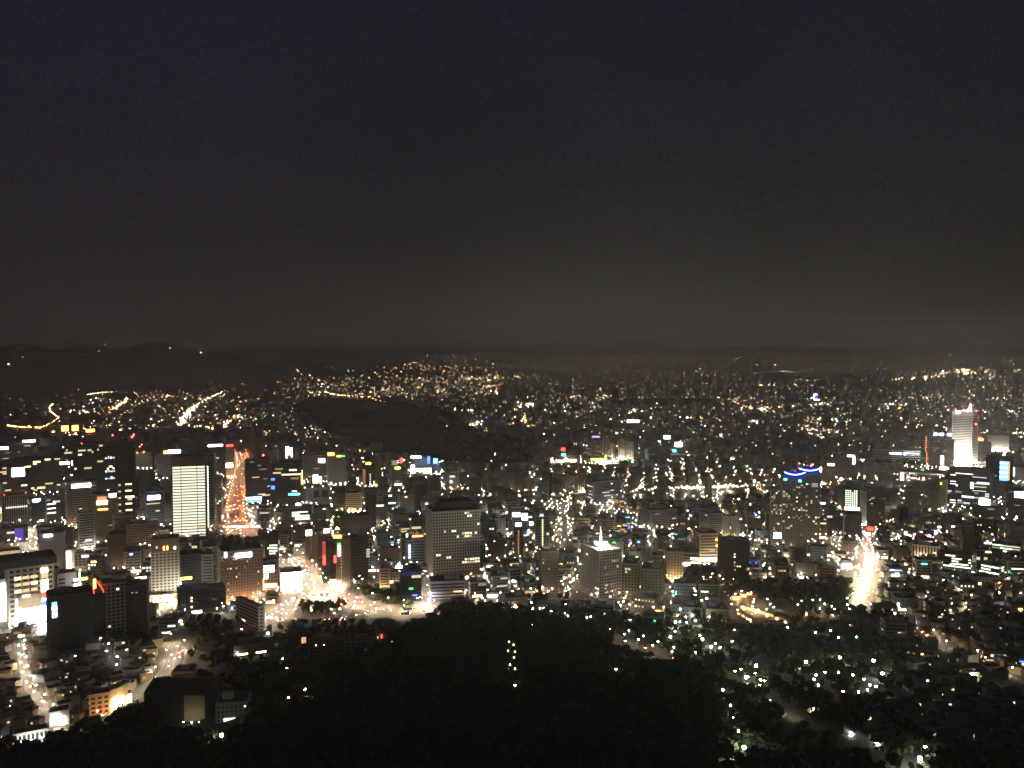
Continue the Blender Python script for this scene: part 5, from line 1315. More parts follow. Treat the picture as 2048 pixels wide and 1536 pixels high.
#            warm6 warm18 sod7 sod20 white8 white30 cool green8 red grn  warm2 sod2 blue
far = py_ < 800
facade_lights(far & (px_ > 760), 9000, [2, .3, 2, .3, .6, .1, .2, .4, .08, .04, 20, 12, .03], 1.35)
facade_lights((py_ >= 800) & (py_ < 935) & (px_ > 980), 5600, [4, 1.0, 2.6, .9, 2.4, .8, .7, .7, .12, .08, 16, 7, .06], .95)
facade_lights((py_ >= 800) & (py_ < 935) & (px_ <= 980), 1300, [4, 1, 2.4, .8, 2, .5, .5, .4, .12, .04, 10, 5, .04], 1.1)
facade_lights((px_ < 900) & (py_ < 800), 600, [3, .5, 4, .8, 1, .1, .2, .2, .05, .02, 6, 6, .02], 1.8)
def clusters(poly, k, n, spread, weights, s0):
    xs, ys = zip(*poly)
    c0 = []
    while len(c0) < k:
        a_, b_ = RND.uniform(min(xs), max(xs)), RND.uniform(min(ys), max(ys))
        if in_poly([a_], [b_], poly)[0]: c0.append((a_, b_))
    w, hit = unproject([p[0] for p in c0], [p[1] for p in c0])
    for g in w[hit]:
        m = int(n * math.exp(RND.gauss(0, .6))); th = RND.uniform(0, 3.14); L = spread * g[1] / 3000
        u, v = NPR.normal(0, L, m), NPR.normal(0, L * .25, m)
        X = g[0] + u * math.cos(th) - v * math.sin(th); Y = g[1] + u * math.sin(th) + v * math.cos(th)
        add_lights(X, Y, gz(X, Y) + NPR.uniform(5, 16, m), s0 * np.exp(NPR.normal(0, .4, m)) * math.sqrt(g[1] / 3500), pick(m, weights))
clusters([(900, 748), (2050, 738), (2050, 800), (1000, 800)], 80, 20, 45, [4, 1.5, 9, 3, 2, 1, .6, .5, .2, .1, 6, 6, 0], 1.6)
clusters([(1000, 800), (2050, 800), (2050, 935), (1070, 930)], 90, 16, 40, [5, 3, 2, 1.2, 4, 2.2, .8, .8, .2, .15, 4, 2, .1], 1.2)
clusters([(560, 755), (1000, 750), (1010, 795), (640, 792)], 18, 9, 60, [3, .4, 9, 1.2, 1, .1, .2, .1, .1, .1, 3, 6, 0], 1.8)
clusters([(160, 800), (500, 790), (560, 885), (140, 885)], 20, 14, 45, [4, 2, 4, 2, 2, 1, .3, .2, .1, .1, 4, 3, 0], 1.5)
clusters([(560, 940), (1740, 930), (1740, 1060), (560, 1060)], 45, 9, 14, [4, 3, 2, 1.4, 4, 3, .8, .7, .4, .3, 2, 1, .1], .7)
def street_lights(poly, n, weights, s0, dz=(4, 9)):
    xs, ys = zip(*poly)
    px = NPR.uniform(min(xs), max(xs), n * 3); py = NPR.uniform(min(ys), max(ys), n * 3)
    m = in_poly(px, py, poly)
    for wd in WOODS: m &= ~in_poly(px, py, wd)
    px, py = px[m][:n], py[m][:n]
    w, hit = unproject(px, py)
    w = w[hit]
    k = len(w)
    add_lights(w[:, 0], w[:, 1], w[:, 2] + NPR.uniform(*dz, k), s0 * np.exp(NPR.normal(0, .35, k)) * np.sqrt(w[:, 1] / 3500), pick(k, weights))
street_lights([(800, 722), (2060, 715), (2060, 800), (1000, 800), (800, 760)], 600, [4, .8, 5, 1.2, 1.5, .4, .4, .3, .15, .08, 8, 8, .05], 1.9)
street_lights([(820, 706), (2050, 704), (2050, 730), (820, 738)], 620, [6, 1.5, 8, 2, 1, .3, .1, .1, .1, .05, 6, 6, .03], 1.7)
street_lights([(560, 738), (1000, 730), (1010, 800), (640, 798), (560, 760)], 190, [3, .5, 8, 2, 1, .3, .2, .2, .1, .1, 4, 8, 0], 2.0)
street_lights([(1000, 800), (2060, 800), (2060, 930), (1070, 930)], 620, [5, 1.6, 4, 1.6, 2.4, 1, .7, .7, .2, .2, 4, 2, .1], 1.5)
street_lights([(160, 800), (300, 782), (470, 790), (520, 860), (560, 890), (140, 890)], 260, [5, 1.5, 4, 1.5, 2, .6, .3, .2, .15, .1, 5, 4, 0], 1.7)
street_lights([(560, 860), (720, 872), (800, 905), (800, 925), (560, 920)], 170, [5, 1.5, 3, 1, 3, .6, .4, .2, .15, .1, 4, 3, 0], 1.5)
street_lights([(0, 700), (420, 690), (480, 780), (0, 790)], 18, [3, 1, 3, 1, 0, 0, 0, 0, 0, 0, 4, 3, 0], 2.0)
street_lights([(0, 870), (320, 880), (320, 930), (0, 930)], 130, [3, 1, 5, 2, 3, .6, .6, .2, .5, .1, 4, 3, 0], 1.5)
street_lights([(1000, 930), (2060, 930), (2060, 1060), (1000, 1060)], 420, [5, 3, 2, 1, 4, 2, .7, .9, .3, .3, 3, 1.5, .2], .8, (3, 7))
street_lights([(560, 930), (1000, 930), (1000, 1130), (740, 1130), (560, 1060)], 360, [5, 3, 3, 1.4, 4, 2, .8, .7, .4, .3, 3, 1.5, .15], .7, (3, 7))
street_lights([(1000, 1060), (2060, 1060), (2060, 1130), (1760, 1220), (1000, 1190)], 420, [5, 3, 2, 1, 4, 2, .6, .9, .3, .25, 3, 1.5, .1], .55, (3, 7))
street_lights([(0, 935), (540, 930), (560, 1180), (0, 1180)], 260, [5, 3, 3, 1.2, 4, 2, 1, .6, .6, .3, 3, 1.5, .15], .6, (3, 7))
street_lights([(1760, 1130), (2060, 1140), (2060, 1480), (1850, 1380), (1780, 1260)], 90, [5, 1.5, 2, .6, 4, 1, .5, .9, .2, .3, 3, 1.5, .1], .32, (2, 5))
street_lights([(0, 1270), (330, 1290), (330, 1340), (140, 1460), (0, 1480)], 45, [5, 1, 2, .5, 3, .7, .4, .5, .1, .1, 4, 2, 0], .28, (2, 5))
street_lights([(1020, 1190), (1300, 1215), (1340, 1260), (1000, 1260)], 55, [3, 2, 2, 1, 3, 1, .4, 2, .1, .1, 3, 2, 0], .42, (2, 5))
street_lights([(1480, 745), (1700, 745), (1700, 760), (1480, 756)], 1, [1] + [0] * 12, 1)
def lamp_line(pts, n, mk, s0, jit=1.2, dz=9):
    w3, hit = unproject([p[0] for p in pts], [p[1] for p in pts])
    q = smooth_line(w3[:, :2], 20); i = np.linspace(0, len(q) - 1, n)
    X = np.interp(i, np.arange(len(q)), q[:, 0]); Y = np.interp(i, np.arange(len(q)), q[:, 1])
    X = X + NPR.normal(0, jit, n)
    add_lights(X, Y, gz(X, Y) + dz, s0 * np.exp(NPR.normal(0, .2, n)), np.full(n, mk) if np.isscalar(mk) else NPR.choice(mk, n))
lamp_line([(15, 856), (50, 860), (80, 860)], 34, [2, 3], 2.2); lamp_line([(80, 861), (100, 852), (118, 840), (110, 834), (100, 826), (99, 818), (106, 811)], 44, [2, 3, 1], 2.0); lamp_line([(78, 870), (108, 869)], 16, [3], 2.2)
lamp_line([(352, 862), (365, 845), (378, 828), (390, 816)], 60, [1, 3, 5], 2.4, 9); lamp_line([(390, 816), (415, 800), (448, 784)], 26, [1, 0], 2.2, 6)
lamp_line([(440, 874), (446, 860), (455, 846)], 22, [1, 5], 1.8, 6); lamp_line([(176, 792), (200, 788), (224, 787)], 16, [0, 1], 2.2); lamp_line([(228, 822), (240, 812), (252, 806)], 20, [1, 3], 2.4, 8)
lamp_line([(215, 694), (250, 695), (290, 694), (338, 697)], 30, [0, 1, 3], 3.4, 20, 10); lamp_line([(30, 694), (50, 695)], 3, 0, 3, 10, 4); lamp_line([(118, 696), (131, 690)], 5, [10, 0], 3, 10, 4); lamp_line([(400, 700), (401, 707)], 2, [1, 3], 4.5, 3, 6)
lamp_line([(620, 788), (650, 786), (672, 793), (740, 797)], 40, [3, 2, 1], 2.4, 3); lamp_line([(740, 797), (790, 814)], 8, [2], 2.4, 6)
lamp_line([(895, 803), (905, 800), (915, 820), (880, 803)], 14, [1, 0], 2.2, 8); lamp_line([(910, 824), (930, 826), (950, 824)], 20, [5, 1], 2.0, 12)
lamp_line([(820, 852), (850, 854), (880, 858), (925, 856)], 20, [2, 3, 0], 1.9, 5); lamp_line([(934, 857), (948, 853), (955, 846)], 26, [5, 1], 1.9, 10)
lamp_line([(1845, 769), (1900, 772), (1960, 777), (2060, 789)], 62, [3], 2.6, 2, 14); lamp_line([(1841, 757), (1890, 754)], 20, [1, 10], 3.0, 4); lamp_line([(1930, 749), (1960, 748)], 14, [5, 1], 3.4, 20)
lamp_line([(1450, 798), (1480, 812), (1560, 834), (1640, 853)], 40, [2, 3, 11], 2.0, 3); lamp_line([(1710, 879), (1745, 885), (1785, 893)], 40, [3, 2], 1.5, 2)
lamp_line([(1165, 790), (1168, 770), (1163, 760)], 18, [2, 3], 2.4, 5); lamp_line([(1385, 742), (1400, 746), (1425, 750)], 30, [1, 0, 3], 3.4, 25); lamp_line([(1460, 765), (1465, 785)], 14, [3, 1], 2.6, 8)
lamp_line([(1050, 812), (1075, 810), (1040, 818)], 34, [1, 4, 5], 2.0, 20); lamp_line([(1030, 870), (1040, 850), (1060, 830), (1060, 860)], 60, [3, 1, 2], 1.8, 14)
lamp_line([(1225, 928), (1270, 928), (1330, 927), (1360, 925)], 24, [9, 4, 9], 1.5, 8); lamp_line([(1400, 922), (1420, 915), (1390, 920)], 30, [1, 5], 1.5, 14); lamp_line([(1475, 930), (1500, 933), (1528, 935)], 34, [1, 5, 4], 1.5, 8)
lamp_line([(1290, 982), (1330, 985), (1400, 984), (1480, 980)], 70, [1, 5, 4], 1.2, 10); lamp_line([(1560, 1125), (1600, 1120), (1650, 1118), (1710, 1130)], 40, [1, 3, 5], .8, 6)
lamp_line([(455, 1065), (480, 1066), (505, 1064)], 40, [1, 3, 5], .9, 10)
lamp_line([(1783, 734), (1803, 733)], 4, 8, 4, 5)
lamp_line([(1000, 905), (985, 915), (1010, 930), (1040, 935)], 30, [0, 7, 1], 1.3, 10); lamp_line([(905, 920), (960, 925), (985, 930)], 16, [7, 10], 1.2, 8)
X, Y, Z, S, M = [np.concatenate(a) for a in (LX, LY, LZ, LS, LM)]
wx, wy = project(X, Y, Z)
lit = ~(in_poly(wx, wy, WOODS[0]) & (NPR.random(len(X)) < .97))
lit &= ~(in_poly(wx, wy, WOODS[10]) | in_poly(wx, wy, WOODS[11])) | (NPR.random(len(X)) < .15)
X, Y, Z, S, M = X[lit], Y[lit], Z[lit], S[lit], M[lit]
V, F = np_boxes(np.stack([X, Y, Z], 1), S, S * .6, S * .8, np.zeros(len(X)))
me = np_mesh('distant_lights', V, F, ['far_light_%s' % 'abcdefghijklm'[i] for i in range(13)], np.repeat(M, 6))
tag(link('distant_lights', me), 'countless small window and street lights scattered over the far city', kind='stuff')
print('far lights', len(X), 'far blocks', len(Xa))

# ------------------------------------------------------------------ trees
def crown_cards(n, rx, rz, size, seed):
    g = np.random.default_rng(seed)
    V = []
    lobes = [(g.normal(0, .35, 3) * (rx, rx, rz * .7), g.uniform(.45, .75)) for _ in range(6)]
    for i in range(n):
        c, s = lobes[i % 6]
        v = g.normal(0, 1, 3); v /= np.linalg.norm(v)
        p = c + v * g.uniform(.55, 1.0) * s * np.array((rx, rx, rz))
        a = g.normal(0, 1, 3); a /= np.linalg.norm(a)
        q = np.cross(a, v); q /= np.linalg.norm(q) + 1e-9
        k = size * g.uniform(.6, 1.3)
        a, q = a * k, q * k * g.uniform(.5, .9)
        V += [p - a - q * .4, p + a * .2 - q, p + a + q * .3, p - a * .2 + q]
    V = np.array(V)
    return V, np.arange(len(V)).reshape(-1, 4)
TREES = []
for k in range(5):
    hgt = 9 + k * 1.2
    V, F = crown_cards(260, 3.3 + .25 * k, 3.4 + .2 * k, 1.0, 40 + k)
    V[:, 2] += hgt * .66
    me = np_mesh('tree_crown', V, F, ['leaves_' + 'abc'[k % 3]])
    tr = MB().tube([(0, 0, -1), (.1, 0, hgt * .3), (-.1, .1, hgt * .62)], [.38, .26, .12], 6)
    for a in (0.4, 2.4, 4.4):
        tr.tube([(0, 0, hgt * (.3 + .04 * a)), (math.cos(a) * 1.6, math.sin(a) * 1.6, hgt * .62)], [.15, .05], 5)
    TREES.append((me, tr.mesh('tree_trunk', ['bark'])))
def sample_poly(poly, step, lim=99999):
    w3 = unproject([p[0] for p in poly], [p[1] for p in poly])[0]
    x0, y0 = w3[:, :2].min(0); x1, y1 = w3[:, :2].max(0)
    n = int((x1 - x0) * (y1 - y0) / step ** 2)
    X = NPR.uniform(x0, x1, n); Y = NPR.uniform(y0, y1, n)
    px, py = project(X, Y, gz(X, Y))
    m = in_poly(px, py, poly)
    return X[m][:lim], Y[m][:lim]
roadp = np.array(ROADQ)
def off_road(X, Y, extra=3.0, names=None):
    m = np.ones(len(X), bool)
    for (rx, ry, rw) in roadp:
        m &= (X - rx) ** 2 + (Y - ry) ** 2 > (rw + extra) ** 2
    for b in HEROES:
        if b.Y < 1500:
            m &= (X - b.X) ** 2 + (Y - b.Y) ** 2 > (min(b.w, b.d) * .5 + 4) ** 2
    return m
# lamps seen singly: the trees in front leave them in view
LAMPS_SLOPE = ((1446, 1380, 'park'), (1461, 1411, 'park'), (1468, 1436, 'park'), (1477, 1462, 'park'), (1488, 1499, 'park_white'))
LAMPS_ARC = ((1512, 1333), (1612, 1325), (1680, 1316), (1747, 1322), (1765, 1348))
LAMPS_RING = ((1632, 1350), (1628, 1359), (1637, 1371), (1650, 1345), (1677, 1345), (1706, 1350), (1728, 1359), (1740, 1370), (1735, 1380), (1717, 1384), (1752, 1373))
LAMPS_PARK = ((1631, 1265, 'park'), (1661, 1261, 'park'), (1677, 1275, 'park'), (1713, 1274, 'park'), (1575, 1255, 'park'), (1492, 1358, 'park_white'), (1521, 1360, 'park'), (1465, 1353, 'sodium'), (1341, 1276, 'park_white'), (1351, 1246, 'park_white'), (1372, 1234, 'park'), (1384, 1231, 'park'), (1391, 1243, 'park_white'),
                     (1400, 1271, 'park'), (1405, 1281, 'park_white'), (1422, 1296, 'park_white'), (1431, 1287, 'park'), (1440, 1295, 'park'), (1350, 1263, 'park'), (1355, 1223, 'park'), (1465, 1268, 'sodium'), (1464, 1283, 'park'), (1500, 1240, 'park'), (1360, 1244, 'park'), (1373, 1245, 'park'), (1418, 1234, 'park'), (1838, 1333, 'park'), (1840, 1317, 'sodium'), (1680, 1395, 'sodium'))
LAMPS_SINGLE = ((443, 1473, 'park_white', 'lone dazzling white lamp below the pale lit gable'), (536, 1268, 'park_white', 'dazzling white lamp by the trees below the bright junction'), (610, 1378, 'park', 'lone white lamp in the dark trees left of the slope'), (1232, 1338, 'park', 'lone white lamp on the middle of the dark slope'), (1030, 1370, 'park', 'lone small lamp low in the middle of the dark slope'), (1945, 1350, 'park_white', 'white lamp among the dark houses below the diagonal street'),
                        (570, 1344, 'sodium', 'dim orange lamp in the trees left of the slope'), (572, 1405, 'sodium', 'faint amber lamp low in the trees'), (474, 1307, 'park', 'white lamp beside the yellow strip wing'), (565, 1317, 'park', 'small lamp under the yellow strip wing'), (1843, 1508, 'white', 'bluish white lamp at the very bottom right'), (1840, 1520, 'park_white', 'bright white lamp at the very bottom right edge'))
LAMPS_STRING = ((1018, 1284), (1027, 1290), (1016, 1302), (1030, 1304), (1028, 1315), (1020, 1330), (1030, 1338))
LAMPS_EDGE = ((1130, 1226), (1136, 1232), (1080, 1217), (1086, 1216), (1102, 1222), (1174, 1235), (1181, 1233), (1216, 1213), (1237, 1205), (1296, 1220), (1260, 1240), (1030, 1210), (1066, 1217))
for lst in (LAMPS_SLOPE, LAMPS_ARC, LAMPS_RING, LAMPS_PARK, LAMPS_SINGLE, LAMPS_STRING, LAMPS_EDGE):
    for q_ in lst:
        KEEP.append((q_[0] - 3, q_[0] + 3, q_[1] + 5))
TREE_SETS = [(SLOPE, 6.2, 'slope'), (PARK, 9.5, 'park'), (LEFTEDGE, 6.5, 'edge'), (EASTSLOPE, 7.5, 'east'), (GAP, 7.0, 'gap'), (YARD, 8.5, 'yard'), (YARD2, 8.0, 'yard2'), (GAP2, 8.0, 'gap2'), (COURT, 9.0, 'court'), (FORE, 8.0, 'fore')] + [(w, 7.5 if max(p[1] for p in w) > 1100 else 9.0 if max(p[1] for p in w) > 985 else 13.0, 'wood%d' % i) for i, w in enumerate(WOODS)]
LABEL_T = {'slope': 'dark leafy tree on the unlit wooded slope at the bottom middle', 'park': 'dark tree among the white park lamps', 'edge': 'dark tree of the wooded edge below the orange washed block', 'east': 'dark tree by the lit bridge parapet', 'gap': 'dark tree beside the footpath below the park', 'yard': 'dark tree around the unlit school buildings left of the slope', 'court': 'dark tree beside the gold lit old walls', 'yard2': 'dark tree below the pale grid block', 'gap2': 'dark tree between park and lower pale road', 'fore': None,
           'wood3': 'leafy tree standing in front of the blue roofed glass block', 'wood4': 'leafy tree on the round green island of the bright junction', 'wood5': 'dark tree in front of the cream balcony block', 'wood6': 'dark tree around the orange lit pavilions',
           'wood7': 'dark tree below the floodlit corner tower', 'wood8': 'dark tree at the foot of the fully lit white slab', 'wood9': 'dark tree at the end of the bright east avenue'}
QUOTA = {'slope': 55, 'park': 40, 'edge': 22, 'east': 15, 'gap': 15, 'yard': 24, 'yard2': 10, 'court': 6, 'gap2': 10, 'wood3': 24, 'wood4': 20, 'wood5': 12, 'wood6': 20, 'wood7': 12, 'wood8': 12, 'wood9': 5}
FAST_MODE = False
LOW = [crown_cards(46, 3.2, 3.1, 1.7, 90 + k) for k in range(6)]
FARLOW = [crown_cards(16, 4.6, 3.6, 2.8, 190 + k) for k in range(4)]
WV, WF, nv = [], [], 0
ntree = 0
for poly, step, key in TREE_SETS:
    X, Y = sample_poly(poly, step, 9000)
    m = off_road(X, Y, 1.5 if key in ('gap', 'park', 'slope', 'gap2', 'wood4') else 3.0)
    px, py = project(X, Y, gz(X, Y))
    if key == 'slope':
        m &= ~in_poly(px, py, [(1225, 1268), (1345, 1312), (1345, 1332), (1225, 1286)])
    X, Y = X[m], Y[m]
    o = np.argsort(Y); X, Y = X[o], Y[o]
    lim = np.array([roof_limit(x, y, 5, 5)[2] for x, y in zip(X, Y)]) if max(p[1] for p in poly) > 1000 and key != 'fore' else np.full(len(X), -1)
    sc = NPR.uniform(.75, 1.25, len(X))
    G = gz(X, Y)
    for i in range(len(X)):
        if lim[i] > 0:
            room = z_at(Y[i], lim[i]) - G[i] + 2
            if room < 12 * sc[i]:
                if room < 4: sc[i] = 0; continue
                sc[i] = room / 12
    keep = sc > 0
    X, Y, sc, G, lim = X[keep], Y[keep], sc[keep], G[keep], lim[keep]
    quota = QUOTA.get(key, 0)
    pick_i = set(NPR.choice(len(X), min(quota, len(X)), replace=False).tolist()) if key in ('slope', 'park') else set(range(min(quota, len(X))))
    for i in pick_i:
        me, tm = TREES[i % 5]
        t = thing('tree', LABEL_T[key], 'tree', (X[i], Y[i], G[i]), RND.uniform(0, 6.28), {'slope': 'trees on the dark slope', 'park': 'trees of the lamp lit park'}.get(key, 'trees, ' + LABEL_T[key].split(' tree ')[1]))
        t.scale = (sc[i],) * 3
        link('trunk', tm, t); link('crown', me, t); ntree += 1
    far_w = max(p[1] for p in poly) < 985
    for i in range(len(X)):
        if i in pick_i: continue
        V, F = (FARLOW[i % 4] if far_w else LOW[i % 6])
        a = RND.uniform(0, 6.28); c, s = math.cos(a), math.sin(a)
        Q = V * sc[i] * (1.25 if far_w else 1.0)
        Q = np.stack([Q[:, 0] * c - Q[:, 1] * s + X[i], Q[:, 0] * s + Q[:, 1] * c + Y[i], Q[:, 2] + G[i] + 5.2 * sc[i]], 1)
        WV.append(Q); WF.append(F + nv); nv += len(Q)
me = np_mesh('woodland', np.concatenate(WV), np.concatenate(WF), ['woodland_leaves'])
tag(link('woodland', me), 'dark mass of tree crowns covering slope, parks and palace grounds', kind='stuff')
print('trees', ntree, 'wood faces', nv // 4)

# ------------------------------------------------------------------ street lamps
def lamp_proto(h, mk, globe=False, g=.5):
    pole = MB().tube([(0, 0, -.5), (0, 0, h)], [.12, .07], 6)
    if globe:
        head = MB().box(-g, g, -g, g, h, h + 1.9 * g)
    else:
        pole.tube([(0, 0, h - .1), (.9, 0, h + .25), (1.8, 0, h + .3)], [.07, .06, .05], 5)
        head = MB().box(1.2, 2.3, -.3, .3, h + .12, h + .5, 1)
        head.m[0] = 0
    return pole.mesh('lamp_pole', ['metal_pole']), head.mesh('lamp_head', [mk] if globe else [mk, mk + '_lens'])
LP = dict(warm=lamp_proto(9, 'warm_lamp'), plaza=lamp_proto(11, 'plaza_lamp'), boulevard=lamp_proto(11, 'boulevard_lamp'), mall=lamp_proto(11, 'mall_lamp'), sodium=lamp_proto(8, 'sodium_lamp'), white=lamp_proto(8, 'white_lamp'), park=lamp_proto(4.2, 'park_lamp', True, .40), alley=lamp_proto(7, 'alley_lamp'), dim_park=lamp_proto(4.2, emit('dim_park_lamp', (.80, 1, .40), 9, True).name, True), park_white=lamp_proto(5.2, 'park_bright', True) if 'park_bright' in MATS else lamp_proto(5, emit('park_bright', (.90, 1, .84), 420, True).name, True, .62))
NL = 0
REST = {}
def lamp(kind, x, y, yaw, label, group):
    global NL
    z = gzf(x, y)
    if NL >= 300:
        REST.setdefault(kind, []).append((x, y, z, yaw)); return
    NL += 1
    t = thing('street_lamp', label, 'street lamp', (x, y, z), yaw, group)
    link('pole', LP[kind][0], t); link('lamp_head', LP[kind][1], t)
for px, py, kind in LAMPS_SLOPE:
    g = P(px, py, 4.5); lamp(kind, g[0], g[1], 0, 'small white lamp in the dark line descending the wooded slope', 'lamps down the dark slope')
for px, py in LAMPS_ARC:
    g = P(px, py, 5.2); lamp('park_white', g[0], g[1], 0, 'brightest white lamp type in the outer arc of the park', 'bright lamps arcing round the park')
for px, py in LAMPS_RING:
    g = P(px, py, 4.5); lamp('park', g[0], g[1], 0, 'small white lamp in the ring round the park court', 'ring of small park lamps')
for px, py, kind in LAMPS_PARK:
    g = P(px, py, 4.5); lamp(kind, g[0], g[1], 0, 'scattered small lamp among the trees of the dark park', 'scattered park lamps')
for px, py, kind, l in LAMPS_SINGLE:
    g = P(px, py, 4.8); lamp(kind, g[0], g[1], 0, l, 'single lamps in the trees')
for px, py in LAMPS_STRING:
    g = P(px, py, 4.5); lamp('dim_park', g[0], g[1], 0, 'small greenish lamp in the short string climbing the slope middle', 'string of greenish lamps on the slope')
for px, py in LAMPS_EDGE:
    g = P(px, py, 4.5); lamp('park', g[0], g[1], 0, 'small lamp among the trees below the floodlit corner tower', 'lamps along the upper edge of the slope')
SPEC = [('plaza', square_w, 30, 'lamp around the bright junction'), ('plaza', ramp_road, 24, 'lamp on the curving ramp above the bright junction'), ('warm', square_s, 26, 'lamp beside the round green island'), ('plaza', side_st, 18, 'lamp on the short street beside the white ribbon annex'), ('plaza', street_w, 20, 'lamp in the narrow blazing street left of the tall blank slab'), ('plaza', bend, 24, 'lamp on the bright bend above the dark hall roof'), ('alley', alley_w, 14, 'lamp in the crooked bright alley at the left edge'), ('white', alley_m, 22, 'lamp in the thin dim alley'), ('boulevard', avenue_n, 36, 'lamp along the red lit avenue beside the fully lit slab'), ('mall', mall, 15, 'lamp before the dazzling store fronts'), ('plaza', avenue_e, 9, 'lamp along the bright east avenue'), ('warm', hill_rd, 14, 'lamp beside the red lit road over the slope'), ('plaza', lower_rd, 22, 'lamp on the pale lower road'), ('plaza', diag_st, 42, 'lamp along the diagonal lit street'), ('park', park_path, 12, 'lamp on the footpath below the park'), ('plaza', court, 12, 'lamp before the arch topped hotel'), ('plaza', east_st, 26, 'lamp along the pale cross street before the dark wood'), ('park', mid_st, 24, 'lamp on the winding lane left of the coloured dot tower'), ('warm', mid_st2, 22, 'lamp on the busy cross street')]
for kind, r, step, lab in SPEC:
    q = r['q']; L = np.r_[0, np.cumsum(np.linalg.norm(np.diff(q, axis=0), axis=1))]
    s = step / 2; k = 0
    while s < L[-1]:
        x, y = np.interp(s, L, q[:, 0]), np.interp(s, L, q[:, 1])
        i = min(len(q) - 2, int(np.searchsorted(L, s)) - 1 if s > 0 else 0); i = max(i, 0)
        t = q[i + 1] - q[i]; t = t / np.linalg.norm(t)
        for side in ((1, -1) if r['rw'] > 17 else ((1,) if k % 2 else (-1,))):
            ox, oy = -t[1] * side * (r['rw'] / 2 + 1.2), t[0] * side * (r['rw'] / 2 + 1.2)
            lamp(kind, x + ox, y + oy, math.atan2(-oy, -ox), lab, 'street lamps, ' + lab)
        s += step; k += 1
# lamps in the ordinary streets between the blocks, as one mass
sx, sy, sk = [], [], []
for _ in range(15000):
    Yq = 880 + (2300 - 880) * RND.random() ** .8; Xq = RND.uniform(-.64, .64) * Yq
    px, py = project(Xq, Yq, gzf(Xq, Yq))
    if not (920 < py < 1235) or not (-40 < px < 2090): continue
    if any(in_poly([px], [py], w)[0] for w in WOODS + [SLOPE, PARK]): continue
    if px > 1760 and py > 1080 and RND.random() < .7: continue
    if not OCC.free(Xq, Yq, 1.5): continue
    OCC.add(Xq, Yq, 7.5)
    kind = RND.choice(('warm', 'warm', 'white', 'sodium', 'white', 'warm')) if RND.random() < .82 else 'plaza'
    REST.setdefault(kind, []).append((Xq, Yq, gzf(Xq, Yq), RND.uniform(0, 6.28)))
pv, pf, pm, nv = [], [], [], 0
KM = dict(alley=2, warm=1, plaza=2, boulevard=2, mall=4, sodium=3, white=4, park=5, park_white=6)
tot = 0
for kind, arr in REST.items():
    A = np.array(arr); n = len(A); tot += n
    V, F = np_boxes(A[:, :3], np.full(n, .2), np.full(n, .2), np.full(n, 8.), A[:, 3]); pv.append(V); pf.append(F + nv); pm.append(np.zeros(len(F), int)); nv += len(V)
    V, F = np_boxes(A[:, :3] + (0, 0, 8.05), np.full(n, .9), np.full(n, .6), np.full(n, .4), A[:, 3]); pv.append(V); pf.append(F + nv); q_ = np.full(len(F), KM[kind] + 6 if KM[kind] < 5 else KM[kind]); q_[::6] = KM[kind]; pm.append(q_); nv += len(V)
me = np_mesh('street_lights', np.concatenate(pv), np.concatenate(pf), ['metal_pole', 'lane_warm_lamp', 'lane_plaza_lamp', 'lane_sodium_lamp', 'lane_white_lamp', 'park_lamp', 'park_bright', 'warm_lamp_lens', 'plaza_lamp_lens', 'sodium_lamp_lens', 'white_lamp_lens'], np.concatenate(pm))
tag(link('street_lights', me), 'scattered street lights in the lanes between the city blocks', kind='stuff')
print('lamps', NL, 'rest', tot)

# ------------------------------------------------------------------ cars and buses
def car_proto(paint, L=4.5, W=1.8, Hh=1.45, bus=False):
    t = bpy.data.objects.new('car', None)
    body = MB()
    if bus:
        body.box(-W / 2, W / 2, -L / 2, L / 2, .35, 3.1)
        cab = MB().box(-W / 2 - .03, W / 2 + .03, -L / 2 + .4, L / 2 - .4, 1.5, 2.5)
    else:
        prof = [(-L / 2, .35), (-L / 2, .85), (-L / 2 + 1.0, .98), (L / 2 - .7, .98), (L / 2, .9), (L / 2, .35)]
        for i in range(len(prof) - 1):
            (a, z0), (c, z1) = prof[i], prof[i + 1]
            body.face([(-W / 2, a, z0), (W / 2, a, z0), (W / 2, c, z1), (-W / 2, c, z1)])
        body.face([(-W / 2, a, z) for a, z in prof]).face([(W / 2, a, z) for a, z in prof[::-1]]).face([(-W / 2, -L / 2, .35), (-W / 2, L / 2, .35), (W / 2, L / 2, .35), (W / 2, -L / 2, .35)])
        cab = MB(); b0, b1 = [(-W / 2 + .08, -L / 2 + 1.0, .99), (W / 2 - .08, -L / 2 + 1.0, .99), (W / 2 - .08, L / 2 - .7, .99), (-W / 2 + .08, L / 2 - .7, .99)], [(-W / 2 + .25, -L / 2 + 1.7, Hh), (W / 2 - .25, -L / 2 + 1.7, Hh), (W / 2 - .25, L / 2 - 1.3, Hh), (-W / 2 + .25, L / 2 - 1.3, Hh)]
        cab.face(b1)
        for i in range(4): cab.face([b0[i], b0[(i + 1) % 4], b1[(i + 1) % 4], b1[i]])
    ps = [('body', body.mesh('car_body', [paint])), ('cabin', cab.mesh('car_cabin', ['dark_glass']))]
    for s in (-1, 1):
        x = s * (W / 2 - .32)
        ps.append(('headlight', MB().box(x - .2, x + .2, -L / 2 - .08, -L / 2 - .01, .58, .80).mesh('headlight', ['headlight_glow'])))
        ps.append(('tail_light', MB().box(x - .2, x + .2, L / 2 + .01, L / 2 + .08, .62, .84).mesh('tail_light', ['tail_glow'])))
        for yy in (-L * .3, L * .3):
            xx = s * (W / 2 - .1)
            ps.append(('wheel', MB().tube([(xx - .1, yy, .33), (xx + .1, yy, .33)], .33, 10).mesh('wheel', ['rubber'])))
    return ps
